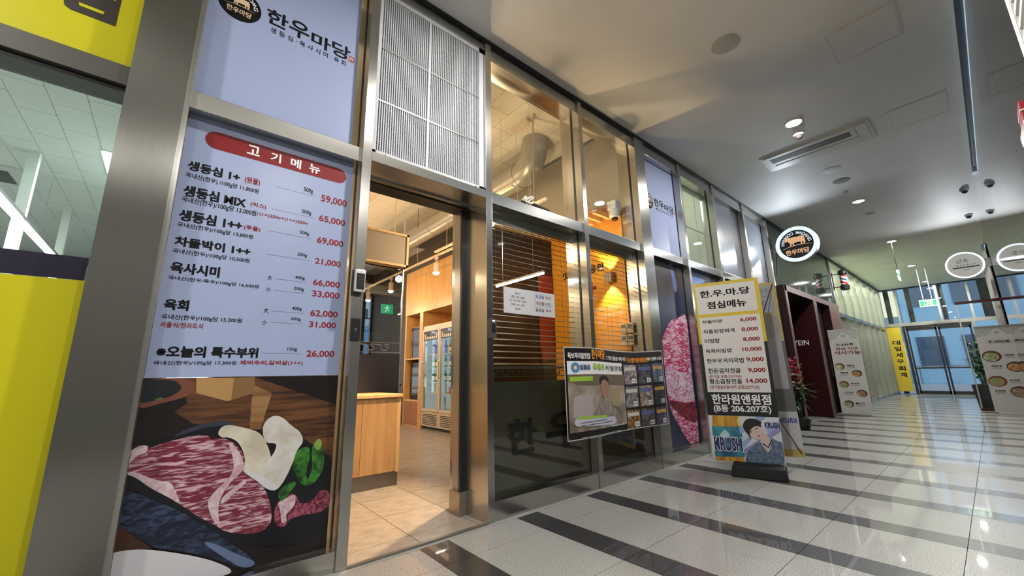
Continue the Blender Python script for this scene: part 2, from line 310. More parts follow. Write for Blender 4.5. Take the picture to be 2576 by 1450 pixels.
FOOD_P = [('table',[(0.04,1.008),(0.345,1.009),(0.771,0.844),(0.768,0.551),(0.524,0.746),(0.352,0.748),(0.119,0.797),(0.042,0.856),(0.086,0.893)]),('tablelit',[(0.342,0.972),(0.432,0.924),(0.397,0.744),(0.349,0.749)]),('box',[(0.105,1.011),(0.257,1.007),(0.256,0.897),(0.239,0.894),(0.113,0.938)]),('boxside',[(0.257,1.007),(0.345,1.009),(0.356,0.928),(0.256,0.897)]),('bowl',[(-0.105,1.011),(0.072,1.009),(0.108,0.979),(0.107,0.938),(0.046,0.911),(-0.014,0.897),(-0.096,0.871)]),('bowlin',[(-0.105,1.007),(0.024,1.004),(0.062,0.967),(0.033,0.932),(-0.026,0.912),(-0.095,0.898)]),('leaf',[(-0.036,0.916),(-0.013,0.927),(-0.001,0.917),(-0.026,0.909)]),('leaf',[(-0.096,0.96),(-0.082,0.963),(-0.082,0.947),(-0.096,0.944)]),('panrim',[(0.046,0.74),(0.079,0.769),(0.157,0.797),(0.237,0.804),(0.273,0.794),(0.253,0.765),(0.108,0.746)]),('pan',[(-0.088,0.719),(0.056,0.745),(0.215,0.789),(0.34,0.743),(0.547,0.641),(0.767,0.567),(0.773,0.28),(0.718,0.122),(0.276,0.236),(0.095,0.424),(-0.085,0.559)]),('steak',[(-0.098,0.614),(-0.1,0.673),(-0.085,0.7),(-0.069,0.718),(-0.046,0.723),(-0.03,0.715),(-0.029,0.705),(0.008,0.719),(0.058,0.731),(0.125,0.744),(0.186,0.739),(0.195,0.714),(0.211,0.722),(0.258,0.717),(0.311,0.67),(0.354,0.602),(0.386,0.536),(0.452,0.443),(0.478,0.37),(0.49,0.306),(0.481,0.275),(0.439,0.252),(0.377,0.262),(0.298,0.289),(0.255,0.331),(0.184,0.381),(0.119,0.443),(0.062,0.491),(-0.003,0.539),(-0.052,0.589)]),('fat',[(-0.098,0.614),(-0.052,0.589),(-0.003,0.539),(0.062,0.491),(0.119,0.443),(0.091,0.503),(0.07,0.55),(0.018,0.565),(-0.034,0.597),(-0.074,0.619)]),('fat',[(-0.1,0.673),(-0.085,0.7),(-0.069,0.718),(-0.046,0.723),(-0.03,0.715),(-0.032,0.687),(-0.064,0.68),(-0.087,0.641),(-0.097,0.625)]),('fat',[(0.258,0.713),(0.312,0.659),(0.351,0.569),(0.324,0.539),(0.282,0.494),(0.257,0.434),(0.262,0.363),(0.278,0.322),(0.248,0.341),(0.218,0.41),(0.214,0.449),(0.238,0.482),(0.279,0.52),(0.304,0.563),(0.291,0.632)]),('fat',[(0.262,0.414),(0.269,0.451),(0.318,0.487),(0.351,0.515),(0.365,0.499),(0.331,0.472),(0.289,0.428)]),('meat2',[(0.5,0.271),(0.497,0.373),(0.541,0.399),(0.588,0.411),(0.615,0.342),(0.685,0.356),(0.711,0.403),(0.765,0.385),(0.771,0.31),(0.72,0.284),(0.619,0.292),(0.565,0.283),(0.554,0.251)]),('fat',[(0.503,0.378),(0.555,0.392),(0.589,0.404),(0.594,0.346),(0.549,0.314),(0.562,0.277),(0.533,0.27),(0.527,0.332)]),('mush',[(0.214,0.745),(0.241,0.786),(0.325,0.761),(0.405,0.727),(0.454,0.624),(0.467,0.551),(0.424,0.53),(0.388,0.515),(0.341,0.55),(0.348,0.61),(0.308,0.697),(0.257,0.724),(0.24,0.719)]),('mush2',[(0.407,0.722),(0.407,0.772),(0.443,0.811),(0.491,0.801),(0.545,0.744),(0.583,0.718),(0.609,0.663),(0.577,0.622),(0.567,0.572),(0.534,0.484),(0.498,0.433),(0.464,0.451),(0.401,0.506),(0.421,0.558),(0.468,0.615),(0.48,0.66),(0.462,0.672),(0.43,0.673)]),('plate',[(0.334,0.565),(0.398,0.534),(0.453,0.498),(0.489,0.464),(0.498,0.433),(0.451,0.45),(0.409,0.495),(0.355,0.538)]),('pepper',[(0.649,0.598),(0.655,0.642),(0.686,0.677),(0.711,0.62),(0.725,0.527),(0.692,0.45),(0.65,0.428),(0.624,0.44),(0.666,0.506)]),('pepper',[(0.577,0.622),(0.633,0.639),(0.648,0.583),(0.629,0.512),(0.644,0.429),(0.606,0.45),(0.564,0.522),(0.566,0.58)]),('pepper',[(0.505,0.433),(0.562,0.472),(0.594,0.46),(0.566,0.422),(0.533,0.378),(0.51,0.391)]),('peppertip',[(0.655,0.642),(0.686,0.677),(0.707,0.632),(0.68,0.601)]),('handle',[(-0.096,0.544),(-0.064,0.544),(0.122,0.418),(0.239,0.319),(0.333,0.233),(0.452,0.118),(0.393,0.105),(0.224,0.213),(0.115,0.264),(0.039,0.291),(-0.051,0.379),(-0.092,0.416)]),('handlehi',[(0.207,0.272),(0.251,0.26),(0.35,0.185),(0.452,0.118),(0.393,0.106),(0.317,0.169)]),('corner',[(-0.096,0.413),(-0.051,0.376),(0.039,0.29),(-0.032,0.301),(-0.101,0.306)]),('plate',[(-0.102,0.305),(-0.055,0.306),(0.001,0.296),(0.05,0.28),(0.17,0.229),(0.272,0.175),(0.358,0.109),(0.291,0.101),(0.183,0.119),(-0.096,0.177)])]
POST4_T = []
POST4_P = [('dark',[(4.429,2.407),(5.126,2.44),(5.116,2.07),(4.755,1.958),(4.42,1.824)]),('hi',[(4.801,2.411),(4.864,2.405),(4.94,2.217),(4.964,2.021),(4.852,1.978),(4.849,2.203)]),('steak',[(4.421,1.321),(4.515,1.457),(4.726,1.634),(4.817,1.631),(4.919,1.671),(5.133,1.752),(5.106,1.259),(5.082,0.778),(5.11,0.107),(4.937,0.103),(4.839,0.156),(4.608,0.395),(4.475,0.569),(4.432,0.769),(4.398,1.021)]),('fat',[(4.434,1.037),(4.576,1.071),(4.698,0.984),(5.071,0.979),(5.082,0.778),(5.105,0.633),(4.871,0.611),(4.661,0.641),(4.472,0.718),(4.438,0.802)]),('red',[(4.429,0.67),(4.661,0.641),(4.871,0.611),(5.105,0.633),(5.113,0.349),(4.824,0.409),(4.636,0.525),(4.512,0.583)])]
XB_T = [('한.우.마.당',0.062,0.543,1.785,1.861,'k'),('점심메뉴',0.12,0.496,1.654,1.734,'k'),('차돌라면',0.051,0.247,1.498,1.534,'K2'),('6,000',0.418,0.565,1.489,1.533,'r'),('차돌된장찌게',0.051,0.352,1.386,1.431,'K2'),('8,000',0.417,0.566,1.385,1.43,'r'),('비빔밥',0.054,0.201,1.283,1.331,'K2'),('8,000',0.419,0.569,1.282,1.326,'r'),('육회비빔밥',0.051,0.304,1.177,1.221,'K2'),('10,000',0.4,0.572,1.179,1.224,'r'),('한우우거지국밥',0.052,0.405,1.069,1.119,'K2'),('9,000',0.423,0.576,1.072,1.12,'r'),('한돈김치전골',0.053,0.358,0.963,1.016,'K2'),('9,000',0.426,0.578,0.964,1.013,'r'),('(공기밥 포함,2인이상)',0.051,0.36,0.912,0.945,'q'),('황소곱창전골',0.053,0.358,0.853,0.907,'K2'),('14,000',0.399,0.58,0.856,0.907,'r'),('(공기밥&우동사리 포함,2인이상)',0.051,0.502,0.798,0.841,'q')]
XB_P = [('top',[(0.022,1.601),(0.589,1.911)]),('low',[(0.025,0.773),(0.592,1.561)]),('yel',[(-0.003,1.275),(0.603,1.93)])]
XC_T = [('한라원앤원점',0.056,0.584,0.649,0.751,'w'),('(B동 206.207호)',0.064,0.575,0.56,0.646,'w'),('KRUSH',0.03,0.284,0.191,0.324,'n'),('KRUSH',0.502,0.625,0.433,0.487,'n')]
XC_P = [('pict',[(0.001,0.534),(0.642,0.09)]),('amber',[(0.043,0.533),(0.283,0.54),(0.29,0.429),(0.026,0.423)]),('label',[(0.024,0.425),(0.293,0.43),(0.294,0.144),(0.023,0.126)]),('mount',[(0.04,0.287),(0.141,0.387),(0.19,0.33),(0.265,0.301),(0.269,0.268),(0.036,0.252)]),('ice',[(0.087,0.341),(0.142,0.398),(0.184,0.356),(0.173,0.321),(0.123,0.305)]),('amber',[(0.029,0.125),(0.284,0.141),(0.285,0.073),(0.03,0.06)]),('foam',[(0.287,0.54),(0.286,0.438),(0.27,0.437),(0.261,0.488)]),('stripe',[(0.272,0.42),(0.441,0.542),(0.523,0.544),(0.28,0.361)]),('stripe2',[(0.28,0.202),(0.302,0.221),(0.649,0.456),(0.65,0.407),(0.295,0.162)]),('stripe',[(0.287,0.286),(0.355,0.341),(0.385,0.343),(0.286,0.22)]),('stripe',[(0.507,0.416),(0.642,0.504),(0.642,0.455),(0.522,0.367)]),('hair',[(0.309,0.439),(0.322,0.478),(0.353,0.509),(0.4,0.519),(0.444,0.506),(0.465,0.496),(0.48,0.48),(0.465,0.467),(0.478,0.414),(0.483,0.373),(0.432,0.412),(0.364,0.354),(0.369,0.3),(0.349,0.357),(0.32,0.397)]),('skin',[(0.358,0.353),(0.372,0.408),(0.413,0.444),(0.451,0.446),(0.48,0.427),(0.501,0.374),(0.481,0.332),(0.438,0.315),(0.384,0.33)]),('lips',[(0.428,0.352),(0.45,0.363),(0.45,0.351),(0.434,0.34)]),('eye',[(0.368,0.385),(0.385,0.397),(0.385,0.388),(0.368,0.376)]),('eye',[(0.416,0.419),(0.438,0.433),(0.44,0.424),(0.418,0.411)]),('skin',[(0.438,0.315),(0.501,0.374),(0.533,0.335),(0.518,0.221),(0.493,0.195),(0.458,0.269)]),('denim',[(0.285,0.073),(0.306,0.163),(0.34,0.224),(0.407,0.278),(0.436,0.3),(0.458,0.265),(0.492,0.193),(0.527,0.238),(0.533,0.335),(0.548,0.34),(0.594,0.311),(0.636,0.302),(0.643,0.09)]),('strap',[(0.458,0.282),(0.506,0.244),(0.545,0.32),(0.54,0.324),(0.504,0.256),(0.464,0.29)])]
SBS_T = [('독보적리얼맛집!',2.623,2.921,1.119,1.173,'w'),('한우마당',2.937,3.142,1.121,1.21,'o'),('그 맛과 감동을 이제 이곳',3.159,3.502,1.122,1.162,'w'),('가산한라원앤원점',3.513,3.868,1.107,1.156,'o'),('에서 경험해 보세요',3.87,4.145,1.117,1.157,'w'),('SBS',2.769,2.912,1.027,1.069,'n'),('투데이',2.948,3.122,1.021,1.08,'g'),('리얼맛집',3.148,3.423,1.021,1.07,'k'),('[SBS 생방송 투데이 리얼맛집 방영!]',2.751,3.325,0.46,0.455,'w'),('이무래도 등심 같은 경우에는 육즙이 생명이기에',2.743,3.119,0.582,0.574,'n'),('그래서 그 육즙을 살리는 것이 중요합니다',2.745,3.214,0.559,0.551,'n'),('한우마당 구로 본점',3.186,3.396,0.503,0.515,'w')]
SBS_P = [('rect',[(2.585,1.218),(2.584,0.454)]),('rright',[(4.193,1.215),(4.162,0.429)]),('strip',[(2.599,1.097),(3.417,1.09),(3.435,0.986),(2.603,0.994)]),('photo',[(2.603,0.992),(3.435,0.983),(3.457,0.877),(3.486,0.768),(3.449,0.642),(3.41,0.488),(2.591,0.513)]),('ceil',[(2.603,0.992),(3.435,0.983),(3.457,0.877),(3.198,0.885),(2.914,0.882),(2.74,0.893),(2.605,0.927)]),('ring',[(2.689,1.049),(2.637,1.049)]),('wallp',[(2.676,0.789),(2.781,0.813),(2.927,0.807),(2.909,0.619),(2.663,0.621)]),('greenb',[(2.64,0.965),(2.942,0.967),(2.938,0.926),(2.637,0.925)]),('man',[(2.903,0.512),(2.93,0.635),(2.988,0.705),(3.063,0.731),(3.078,0.775),(3.173,0.763),(3.242,0.689),(3.331,0.592),(3.375,0.491),(3.218,0.49)]),('face',[(3.051,0.915),(3.081,0.947),(3.14,0.952),(3.18,0.912),(3.171,0.821),(3.141,0.765),(3.088,0.768),(3.057,0.826)]),('hair',[(3.035,0.916),(3.05,0.96),(3.1,0.978),(3.164,0.965),(3.187,0.925),(3.178,0.899),(3.139,0.936),(3.079,0.934),(3.053,0.89)]),('win',[(3.217,0.852),(3.377,0.86),(3.367,0.78),(3.318,0.671),(3.21,0.704)]),('cap',[(2.671,0.597),(2.7,0.618),(3.241,0.593),(3.269,0.546),(3.232,0.521),(2.703,0.551),(2.673,0.569)]),('green2',[(2.71,0.629),(3.124,0.618),(3.122,0.596),(2.708,0.609)]),('col',[(3.447,0.98),(3.69,0.977),(3.96,0.973),(4.177,0.97)]),('row',[(3.602,1.079),(3.573,0.877),(3.584,0.863),(3.564,0.647),(3.581,0.63),(3.559,0.444)])]
NOTE_T = [('영업시간',2.149,2.211,1.654,1.674,'s'),('평일 11:00 ~ 22:00',2.109,2.253,1.621,1.645,'s'),('쉬는 시간 14:30 ~ 16:30',2.087,2.269,1.592,1.613,'s'),('토요일 11:00 ~ 22:00',2.107,2.251,1.558,1.579,'s'),('일요일 휴무',2.146,2.21,1.525,1.541,'s'),('토요일',2.387,2.488,1.647,1.679,'b'),('정상',2.507,2.576,1.65,1.678,'r'),('영업',2.391,2.456,1.589,1.619,'r'),('합니다.',2.459,2.573,1.588,1.619,'k'),('일요일',2.384,2.486,1.53,1.56,'k'),('휴무',2.509,2.576,1.532,1.559,'r')]
NOTE_P = [('rect',[(2.025,1.49),(2.627,1.707)]),('box',[(2.376,1.576),(2.583,1.687)])]
FROST_T = [('한',2.049,2.351,0.389,0.653,'k'),('우',2.465,2.943,0.376,0.671,'k')]
FROST_P = []
YEL_T = []
YEL_P = [('outer',[(-0.586,2.746),(-0.579,2.718),(-0.559,2.707),(-0.408,2.708),(-0.407,2.871)]),('slot',[(-0.539,2.76),(-0.453,2.761),(-0.455,2.745),(-0.535,2.744)]),('slot2',[(-0.519,2.809),(-0.454,2.821),(-0.406,2.826),(-0.407,2.849),(-0.455,2.846),(-0.514,2.839)])]
SIGN_T = [('한우마당',-2.242,-1.82,3.152,3.198,'t')]
SIGN_P = [('cow',[(-2.152,3.373),(-2.132,3.415),(-2.108,3.442),(-2.085,3.44),(-2.058,3.417),(-2.011,3.423),(-1.951,3.424),(-1.888,3.399),(-1.881,3.364),(-1.888,3.32),(-1.904,3.288),(-1.906,3.243),(-1.925,3.244),(-1.926,3.288),(-1.97,3.293),(-2.027,3.315),(-2.034,3.267),(-2.056,3.267),(-2.055,3.329),(-2.075,3.347),(-2.101,3.275),(-2.12,3.284),(-2.106,3.348),(-2.127,3.361),(-2.142,3.361)]),('line',[(-2.235,3.254),(-2.079,3.266),(-1.96,3.261),(-1.803,3.237),(-1.804,3.228),(-1.962,3.246),(-2.081,3.252),(-2.237,3.243)]),('ell',[(-2.331,3.384),(-1.664,3.197),(-1.938,3.622),(-2.044,2.939),(-2.297,3.375),(-1.753,3.238),(-1.952,3.573),(-2.042,3.003)])]
IZA_T = [('군조',-0.142,0.089,3.156,3.238,'k'),('I Z A K A Y A',-0.218,0.162,3.063,3.099,'s'),('居酒屋',-0.071,0.022,2.914,2.948,'s')]
IZA_P = [('bar',[(-0.245,2.996),(0.194,3.044)]),('ell',[(-0.31,3.13),(0.251,3.013),(0.031,3.37),(-0.073,2.771)])]
YB_T = [('대',-2.316,-2.102,1.776,1.947,'k'),('일',-2.298,-2.109,1.557,1.726,'k'),('세',-2.298,-2.107,1.32,1.5,'k'),('무',-2.294,-2.11,1.105,1.247,'k'),('회',-2.303,-2.11,0.837,1.014,'k'),('계',-2.292,-2.11,0.604,0.782,'k')]
YB_P = [('rect',[(-2.432,0.103),(-2.008,2.461)])]
B2_T = [('B-202호',-2.273,-1.961,1.43,1.465,'k'),('점심·저녁',-2.295,-1.88,1.313,1.36,'m'),('식사가능',-2.331,-1.847,1.172,1.267,'m')]
B2_P = [('rect',[(-2.313,-0.025),(-1.833,1.819)]),('bowls',[(-2.242,1.006),(-1.903,0.833),(-2.211,0.6),(-1.889,0.435),(-2.177,0.182)]),('wave',[(-2.369,1.572),(-2.119,1.728),(-1.848,1.565)])]
B3_T = [('B-202호',0.11,0.382,1.414,1.446,'k')]
B3_P = [('rect',[(-0.147,0.02),(0.476,1.792)]),('bowls',[(0.116,1.18),(0.294,0.93),(0.054,0.62),(0.222,0.329)])]
_pf = {}
def pfa(L, cmap):
    for q in L: _pf.setdefault(cmap.get(q[-1], 0), []).append(q[0])
pfa(MENU_T, {'k': .045, 'r': .02, 's': .012, 'q': .02}); pfa(LOGO_T, {'k': .022, 's': .01, 'w': .01}); pfa(FROST_T, {'k': .03}); pfa(NOTE_T, {'s': .005, 'b': .015, 'r': .015, 'k': .012})
pfa(SBS_T, {'w': .035, 'o': .035, 'n': .03, 'g': .05, 'k': .01}); pfa(XB_T, {'k': .035, 'K2': .02, 'r': .03, 'q': .02}); pfa(XC_T, {'w': .03, 'n': .03}); pfa(YB_T, {'k': .03})
_pf.setdefault(.03, []).extend(list('HANWOMDG')+['한우마당', '고', '기', '메', '뉴', 'KRUSH', '한.우.마.당', '점심메뉴', '점심·저녁', '차돌된장', '해물전골', '육개장', '김치전골', '불고기'])
_pf.setdefault(.045, []).extend(list('HANWOMDG')+['식사가능']); _pf.setdefault(.035, []).extend(['한우마당', 'B-202호']); _pf.setdefault(.02, []).extend(['%d호점' % i for i in range(1, 10)]+['한우마당', '신', '3~4마리가 해당되는', '불고기 전문점에서도', '맛보기 힘든'])
_pf.setdefault(.0, []).extend(['군조', 'I Z A K A Y A', '居酒屋', 'Japanese Dining Lunch & Dinner']); _pf.setdefault(.01, []).extend(['군조', '한우', 'YEIN']); _pf.setdefault(.04, []).extend(['응원', '늘', '맛집']); _pf.setdefault(.05, []).append('KRUSH')
_q = {}
for b_, L_ in _pf.items(): _q.setdefault(min(b_, .02), []).extend(L_)
_q[.02] += list('HANWOMDG')
for b_, L_ in _q.items(): prefetch(L_, b_)
# ================================================================== SETTING
FY = 2.40            # front face of the shop fronts; the corridor runs along +x
GY = 2.50            # glass plane
CZ = 3.90            # corridor ceiling
WR = -.33            # right-hand wall
# ---- corridor floor: granite slabs and black strips
floor = bx('floor', (-5, 20.85, -3.2, FY+.02, -.12, -.006), mat('floor_bed', (.05, .05, .05), .8), kind='structure')
JY = [2.364, 2.081, 1.475, .876, .271, -.33, -.93]
PIT = .7572; X0 = .497
def shared(name, dims):
    mb = MB().box(*dims); me = bpy.data.meshes.new(name); me.from_pydata(mb.v, [], mb.f); me.update(); return me
g = .0015
cells = {}
for k in range(-1, 27):
    xs = X0+PIT*k
    for j in range(len(JY)-1):
        y1, y0 = JY[j], JY[j+1]
        if j == 5 and xs > 3: continue
        for nm, a, b, m in (('granite_strip', 0, .198, GRANB), ('granite_slab', .198, PIT, GRAN)):
            key = (nm, j)
            if key not in cells:
                cells[key] = shared(nm, (g, b-a-g, g, y1-y0-g, -.02, 0)); cells[key].materials.append(m)
            o = bpy.data.objects.new(nm, cells[key]); COL.objects.link(o); o.location = (xs+a, y0, random.uniform(-.0004, 0)); o.parent = floor
bx('granite_border', (-5, 20.85, 2.366, 2.42, -.02, 0), GRAN, floor)
bx('granite_field', (-5, X0-PIT-.002, -3.2, 2.364, -.02, 0), GRAN, floor)
bx('granite_field', (X0-PIT, 20.85, -3.2, -.932, -.02, 0), GRAN, floor)
# ---- corridor ceiling
ceiling = MB().box(-5, 20.85, -.30, 2.48, CZ, CZ+.15)
ceiling = obj('ceiling', ceiling, CEIL, kind='structure')
bx('shadow_gap', (-5, 9.25, -.345, -.30, CZ+.06, CZ+.15), BLACK, ceiling)
bx('soffit', (9.25, 20.85, -.345, -.30, CZ, CZ+.15), CEIL, ceiling)
for i, (x0, x1, y0, y1) in enumerate(((4.16, 4.62, .02, .46), (6.05, 6.56, -.18, .29), (12.3, 12.75, .45, .9))):
    f = bx('access_hatch', (x0, x1, y0, y1, CZ-.004, CZ+.01), CEIL, ceiling)
    mb = MB()
    for a in ((x0-.012, x1+.012, y0-.012, y0-.004), (x0-.012, x1+.012, y1+.004, y1+.012), (x0-.012, x0-.004, y0, y1), (x1+.004, x1+.012, y0, y1)): mb.box(*a, CZ-.005, CZ+.01)
    sub(f, 'hatch_trim', mb, mat('hatch_trim', (.66, .65, .62), .6))
# ---- shadow gap strip along the shop fronts
bx('trim_1', (-5, 20.85, FY-.012, GY, 3.878, CZ), BLACK, kind='structure')
# ---- right-hand wall: polished glass panels, alcove of the restaurant further on
wr = thing('wall_right', (6, WR, 0), kind='structure')
WALLD = mat('dark_backing', (.30, .30, .29), .6)
xs = [2.76, 3.96, 5.16, 6.36, 7.56, 8.76, 9.96, 11.16, 12.36]
for a, b in zip(xs[:-1], xs[1:]): bx('glass_panel', (a+.002, b-.002, WR-.02, WR, .02, 3.84), WG, wr)
for a, b in ((14.82, 16.8), (16.8, 18.8), (18.8, 20.8)):
    bx('glass_panel', (a+.002, b-.002, WR-.02, WR, .02, 3.84), WG, wr)
bx('backing', (2.76, 12.36, WR-.10, WR-.04, 0, 3.84), WALLD, wr)
bx('backing', (14.82, 20.8, WR-.10, WR-.04, 0, 3.84), WALLD, wr)
bx('alcove_back', (12.3, 14.9, -1.32, -1.26, 0, 3.9), mat('alcove_brown', (.14, .09, .07), .6), wr)
bx('alcove_side', (12.30, 12.36, -1.3, WR-.04, 0, 3.9), MAROON, wr)
bx('alcove_side', (14.82, 14.88, -1.3, WR-.04, 0, 3.9), WALLD, wr)
bx('alcove_ceiling', (12.3, 14.9, -1.3, WR, 3.88, 3.95), CEIL, wr)
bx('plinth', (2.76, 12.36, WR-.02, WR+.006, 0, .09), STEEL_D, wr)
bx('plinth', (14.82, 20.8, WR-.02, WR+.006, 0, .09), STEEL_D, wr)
for x in (14.82, 16.8, 18.8): bx('mullion', (x-.03, x+.03, WR-.02, WR+.03, 0, 3.88), STEEL, wr)
# wall beside the camera (opposite the posters)
bx('wall_side', (-5, 2.70, -3.3, -3.2, 0, CZ+.15), mat('hall_wall', (.22, .22, .22), .6), kind='structure', label=None)
bx('wall_return', (2.66, 2.76, -3.3, WR-.02, 0, CZ), MATS['hall_wall'], kind='structure')
bx('ceiling_side', (-5, 2.76, -3.3, -.30, CZ, CZ+.15), CEIL, kind='structure')
bx('wall_light_stop', (-5.1, -5, -3.3, 14, 0, 4.2), MATS['hall_wall'], kind='structure')  # unseen wall added across the corridor to keep its light in
# ================================================================== SHOP FRONTS on the left side
def post(x0, x1, par, y1=2.66, m=None, z0=0., gasket=True, name='mullion'):
    o = bx(name, (x0, x1, FY, y1, z0, 3.878), m or STEEL, par, bevel=.002)
    if gasket:
        sub(o, 'gasket', MB().box(x0-.004, x1+.004, GY-.012, GY+.012, z0+.01, 3.87), GASKET)
    return o
def rail(x0, x1, z0, z1, par, y0=FY+.015, y1=2.62, m=None, name='rail'):
    o = bx(name, (x0, x1, y0, y1, z0, z1), m or STEEL, par, bevel=.002)
    return o
def pane(x0, x1, z0, z1, par, m=None): return bx('pane', (x0, x1, GY-.004, GY+.004, z0, z1), m or CLR, par)
# --- trim_2: the wide column of brushed cladding
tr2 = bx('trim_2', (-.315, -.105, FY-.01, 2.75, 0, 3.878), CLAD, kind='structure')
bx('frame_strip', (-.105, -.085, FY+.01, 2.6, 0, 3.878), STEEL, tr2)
# --- window_1: bright office on the far left
w1 = thing('window_1', (-1.6, GY, 0), kind='structure')
rail(-5, -.315, 2.37, 2.47, w1, m=mat('dark_anodised', (.075, .07, .06), .45, .3)); rail(-5, -.315, 0, .09, w1, name='sill'); rail(-5, -.315, 3.73, 3.878, w1, name='head_rail')
bx('rail_shadow_lip', (-5, -.315, 2.44, 2.52, 2.345, 2.37), BLACK, w1)
pane(-1.9, -.315, .09, 2.37, w1); pane(-1.9, -.315, 2.47, 3.73, w1); pane(-5, -1.96, .09, 3.73, w1)
post(-1.96, -1.90, w1)
# --- window_2: bay with the two posters
w2 = thing('window_2', (.35, GY, 0), kind='structure')
post(.79, .85, w2); rail(-.085, .79, 2.37, 2.47, w2, y0=2.425); rail(-.085, .79, 0, .10, w2, name='sill'); rail(-.085, .79, 3.73, 3.878, w2, name='head_rail')
pane(-.085, .79, .10, 2.37, w2); pane(-.085, .79, 2.47, 3.73, w2)
# --- door_1: open entrance under a wire grille
d1 = thing('door_1', (1.3, 2.66, 0), kind='structure')
post(1.785, 1.845, d1, gasket=False)
bx('header', (.85, 1.785, 2.395, 2.70, 2.388, 2.455), STEEL, d1, bevel=.002)
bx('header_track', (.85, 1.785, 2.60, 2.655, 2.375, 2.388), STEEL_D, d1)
bx('track_slot', (.85, 1.785, 2.655, 2.80, 2.365, 2.46), BLACK, d1)
bx('jamb_lining', (1.785, 1.845, 2.66, 2.9, 0, 2.6), STEEL, d1)
bx('jamb_lining', (.79, .85, 2.66, 2.9, 0, 2.6), STEEL, d1)
bx('door_edge', (1.745, 1.785, 2.70, 2.80, .10, 2.365), ALU, d1)
bx('door_seal', (1.735, 1.785, 2.675, 2.70, .02, 2.365), BLACK, d1)
bx('floor_pivot', (1.72, 1.785, 2.66, 2.80, 0, .16), mat('worn_steel', (.4, .36, .3), .35, .9), d1, bevel=.004)
bx('threshold', (.85, 1.785, 2.395, 2.42, -.02, .012), mat('threshold_steel', (.25, .24, .22), .4, .8), d1)
# --- wire grille above the door
gr = thing('transom_grille', (1.3, 2.44, 2.46), 'white wire mesh grille in six sections above the open shop entrance', 'grille')
GM = mat('white_coated_wire', (.62, .63, .66), .7, spec=.15)
mb = MB(); x0, x1, z0, z1 = .852, 1.783, 2.458, 3.80
for a in ((x0, x1, z0, z0+.035), (x0, x1, z1-.035, z1), (x0, x0+.03, z0, z1), (x1-.045, x1, z0, z1)): mb.box(a[0], a[1], 2.43, 2.46, a[2], a[3])
obj('frame', mb, GM, gr)
mb = MB()
n = 52
for i in range(n+1):
    x = x0+.03+(x1-x0-.075)*i/n; mb.box(x-.0032, x+.0032, 2.436, 2.446, z0+.03, z1-.03)
obj('vertical_wires', mb, GM, gr, kind='stuff')
mb = MB(); n = 74
for i in range(n+1):
    z = z0+.035+(z1-z0-.07)*i/n; mb.box(x0+.03, x1-.045, 2.446, 2.454, z-.0028, z+.0028)
obj('horizontal_wires', mb, GM, gr, kind='stuff')
DW = mat('grey_divider', (.22, .22, .23), .4, .5)
bx('divider', (1.258, 1.272, 2.432, 2.462, z0, z1), GM, gr)
for z in (2.884, 3.312): bx('divider', (x0, x1, 2.434, 2.462, z-.006, z+.006), DW, gr)
for k, (x, z) in enumerate(((.95, 2.476), (1.70, 2.476))): obj('screw', MB().cyl((x, 2.425, z), (x, 2.432, z), .006, 8), BLACK, gr)
pf_ = pane(.85, 1.785, 2.46, 3.80, d1, film('pearl_film', (.16, .17, .19), .6, .55))
MATS['pearl_film'].node_tree.nodes['Principled BSDF'].inputs['Specular IOR Level'].default_value = .08
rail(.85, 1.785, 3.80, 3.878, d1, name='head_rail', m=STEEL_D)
# --- window_3 / window_4 : blinds, frosted base film
def bay(n, x0, x1, px0, px1, upper=None, lower=None, sill=.13):
    wdw = thing('window_%d' % n, ((x0+x1)/2, GY, 0), kind='structure')
    if px1: post(px0, px1, wdw)
    rail(x0, x1, 2.37, 2.47, wdw); rail(x0, x1, 0, sill, wdw, name='sill', y0=FY+.008); rail(x0, x1, 3.73, 3.878, wdw, name='head_rail', y0=2.42)
    pane(x0, x1, sill, 2.37, wdw, lower); pane(x0, x1, 2.47, 3.73, wdw, upper)
    return wdw
w3 = bay(3, 1.845, 3.01, 3.01, 3.07)
w4 = bay(4, 3.07, 4.07, 4.07, 4.28)
w5 = bay(5, 4.28, 5.15, 5.15, 5.21)
w6 = bay(6, 5.21, 6.22, 6.22, 6.28)
w7 = bay(7, 6.28, 7.42, 7.42, 7.48)
w8 = bay(8, 7.48, 8.56, 8.56, 8.63)
F25 = Face((0, GY, 0), (1, 0, 0))
# frosted film with the band of key pattern, and the big cut-out letters
for wdw, a, b in ((w3, 1.85, 3.0), (w4, 3.08, 4.06)):
    fz = bx('frosted_film', (a, b, GY+.006, GY+.009, .13, .94), FROST, wdw)
    mb = MB(); KG = .0
    def bar(u0, u1, v0, v1): mb.box(u0, u1, GY+.006, GY+.009, v0, v1)
    bar(a, b, .975, .982); bar(a, b, 1.045, 1.052)
    u = a+.01
    while u < b-.13:      # stepped key motif
        bar(u, u+.05, 1.018, 1.026); bar(u+.042, u+.05, .99, 1.026); bar(u+.042, u+.10, .99, .998); bar(u+.092, u+.10, .99, 1.036); bar(u+.03, u+.07, 1.036, 1.042); bar(u+.07, u+.10, 1.006, 1.012)
        u += .118
    obj('key_pattern_band', mb, FROST, wdw)
LC = mat('clear_cut_letter', (.012, .014, .013), .1)
lettering(F25, FROST_T, {'k': (LC, .03)}, .0065, w3)
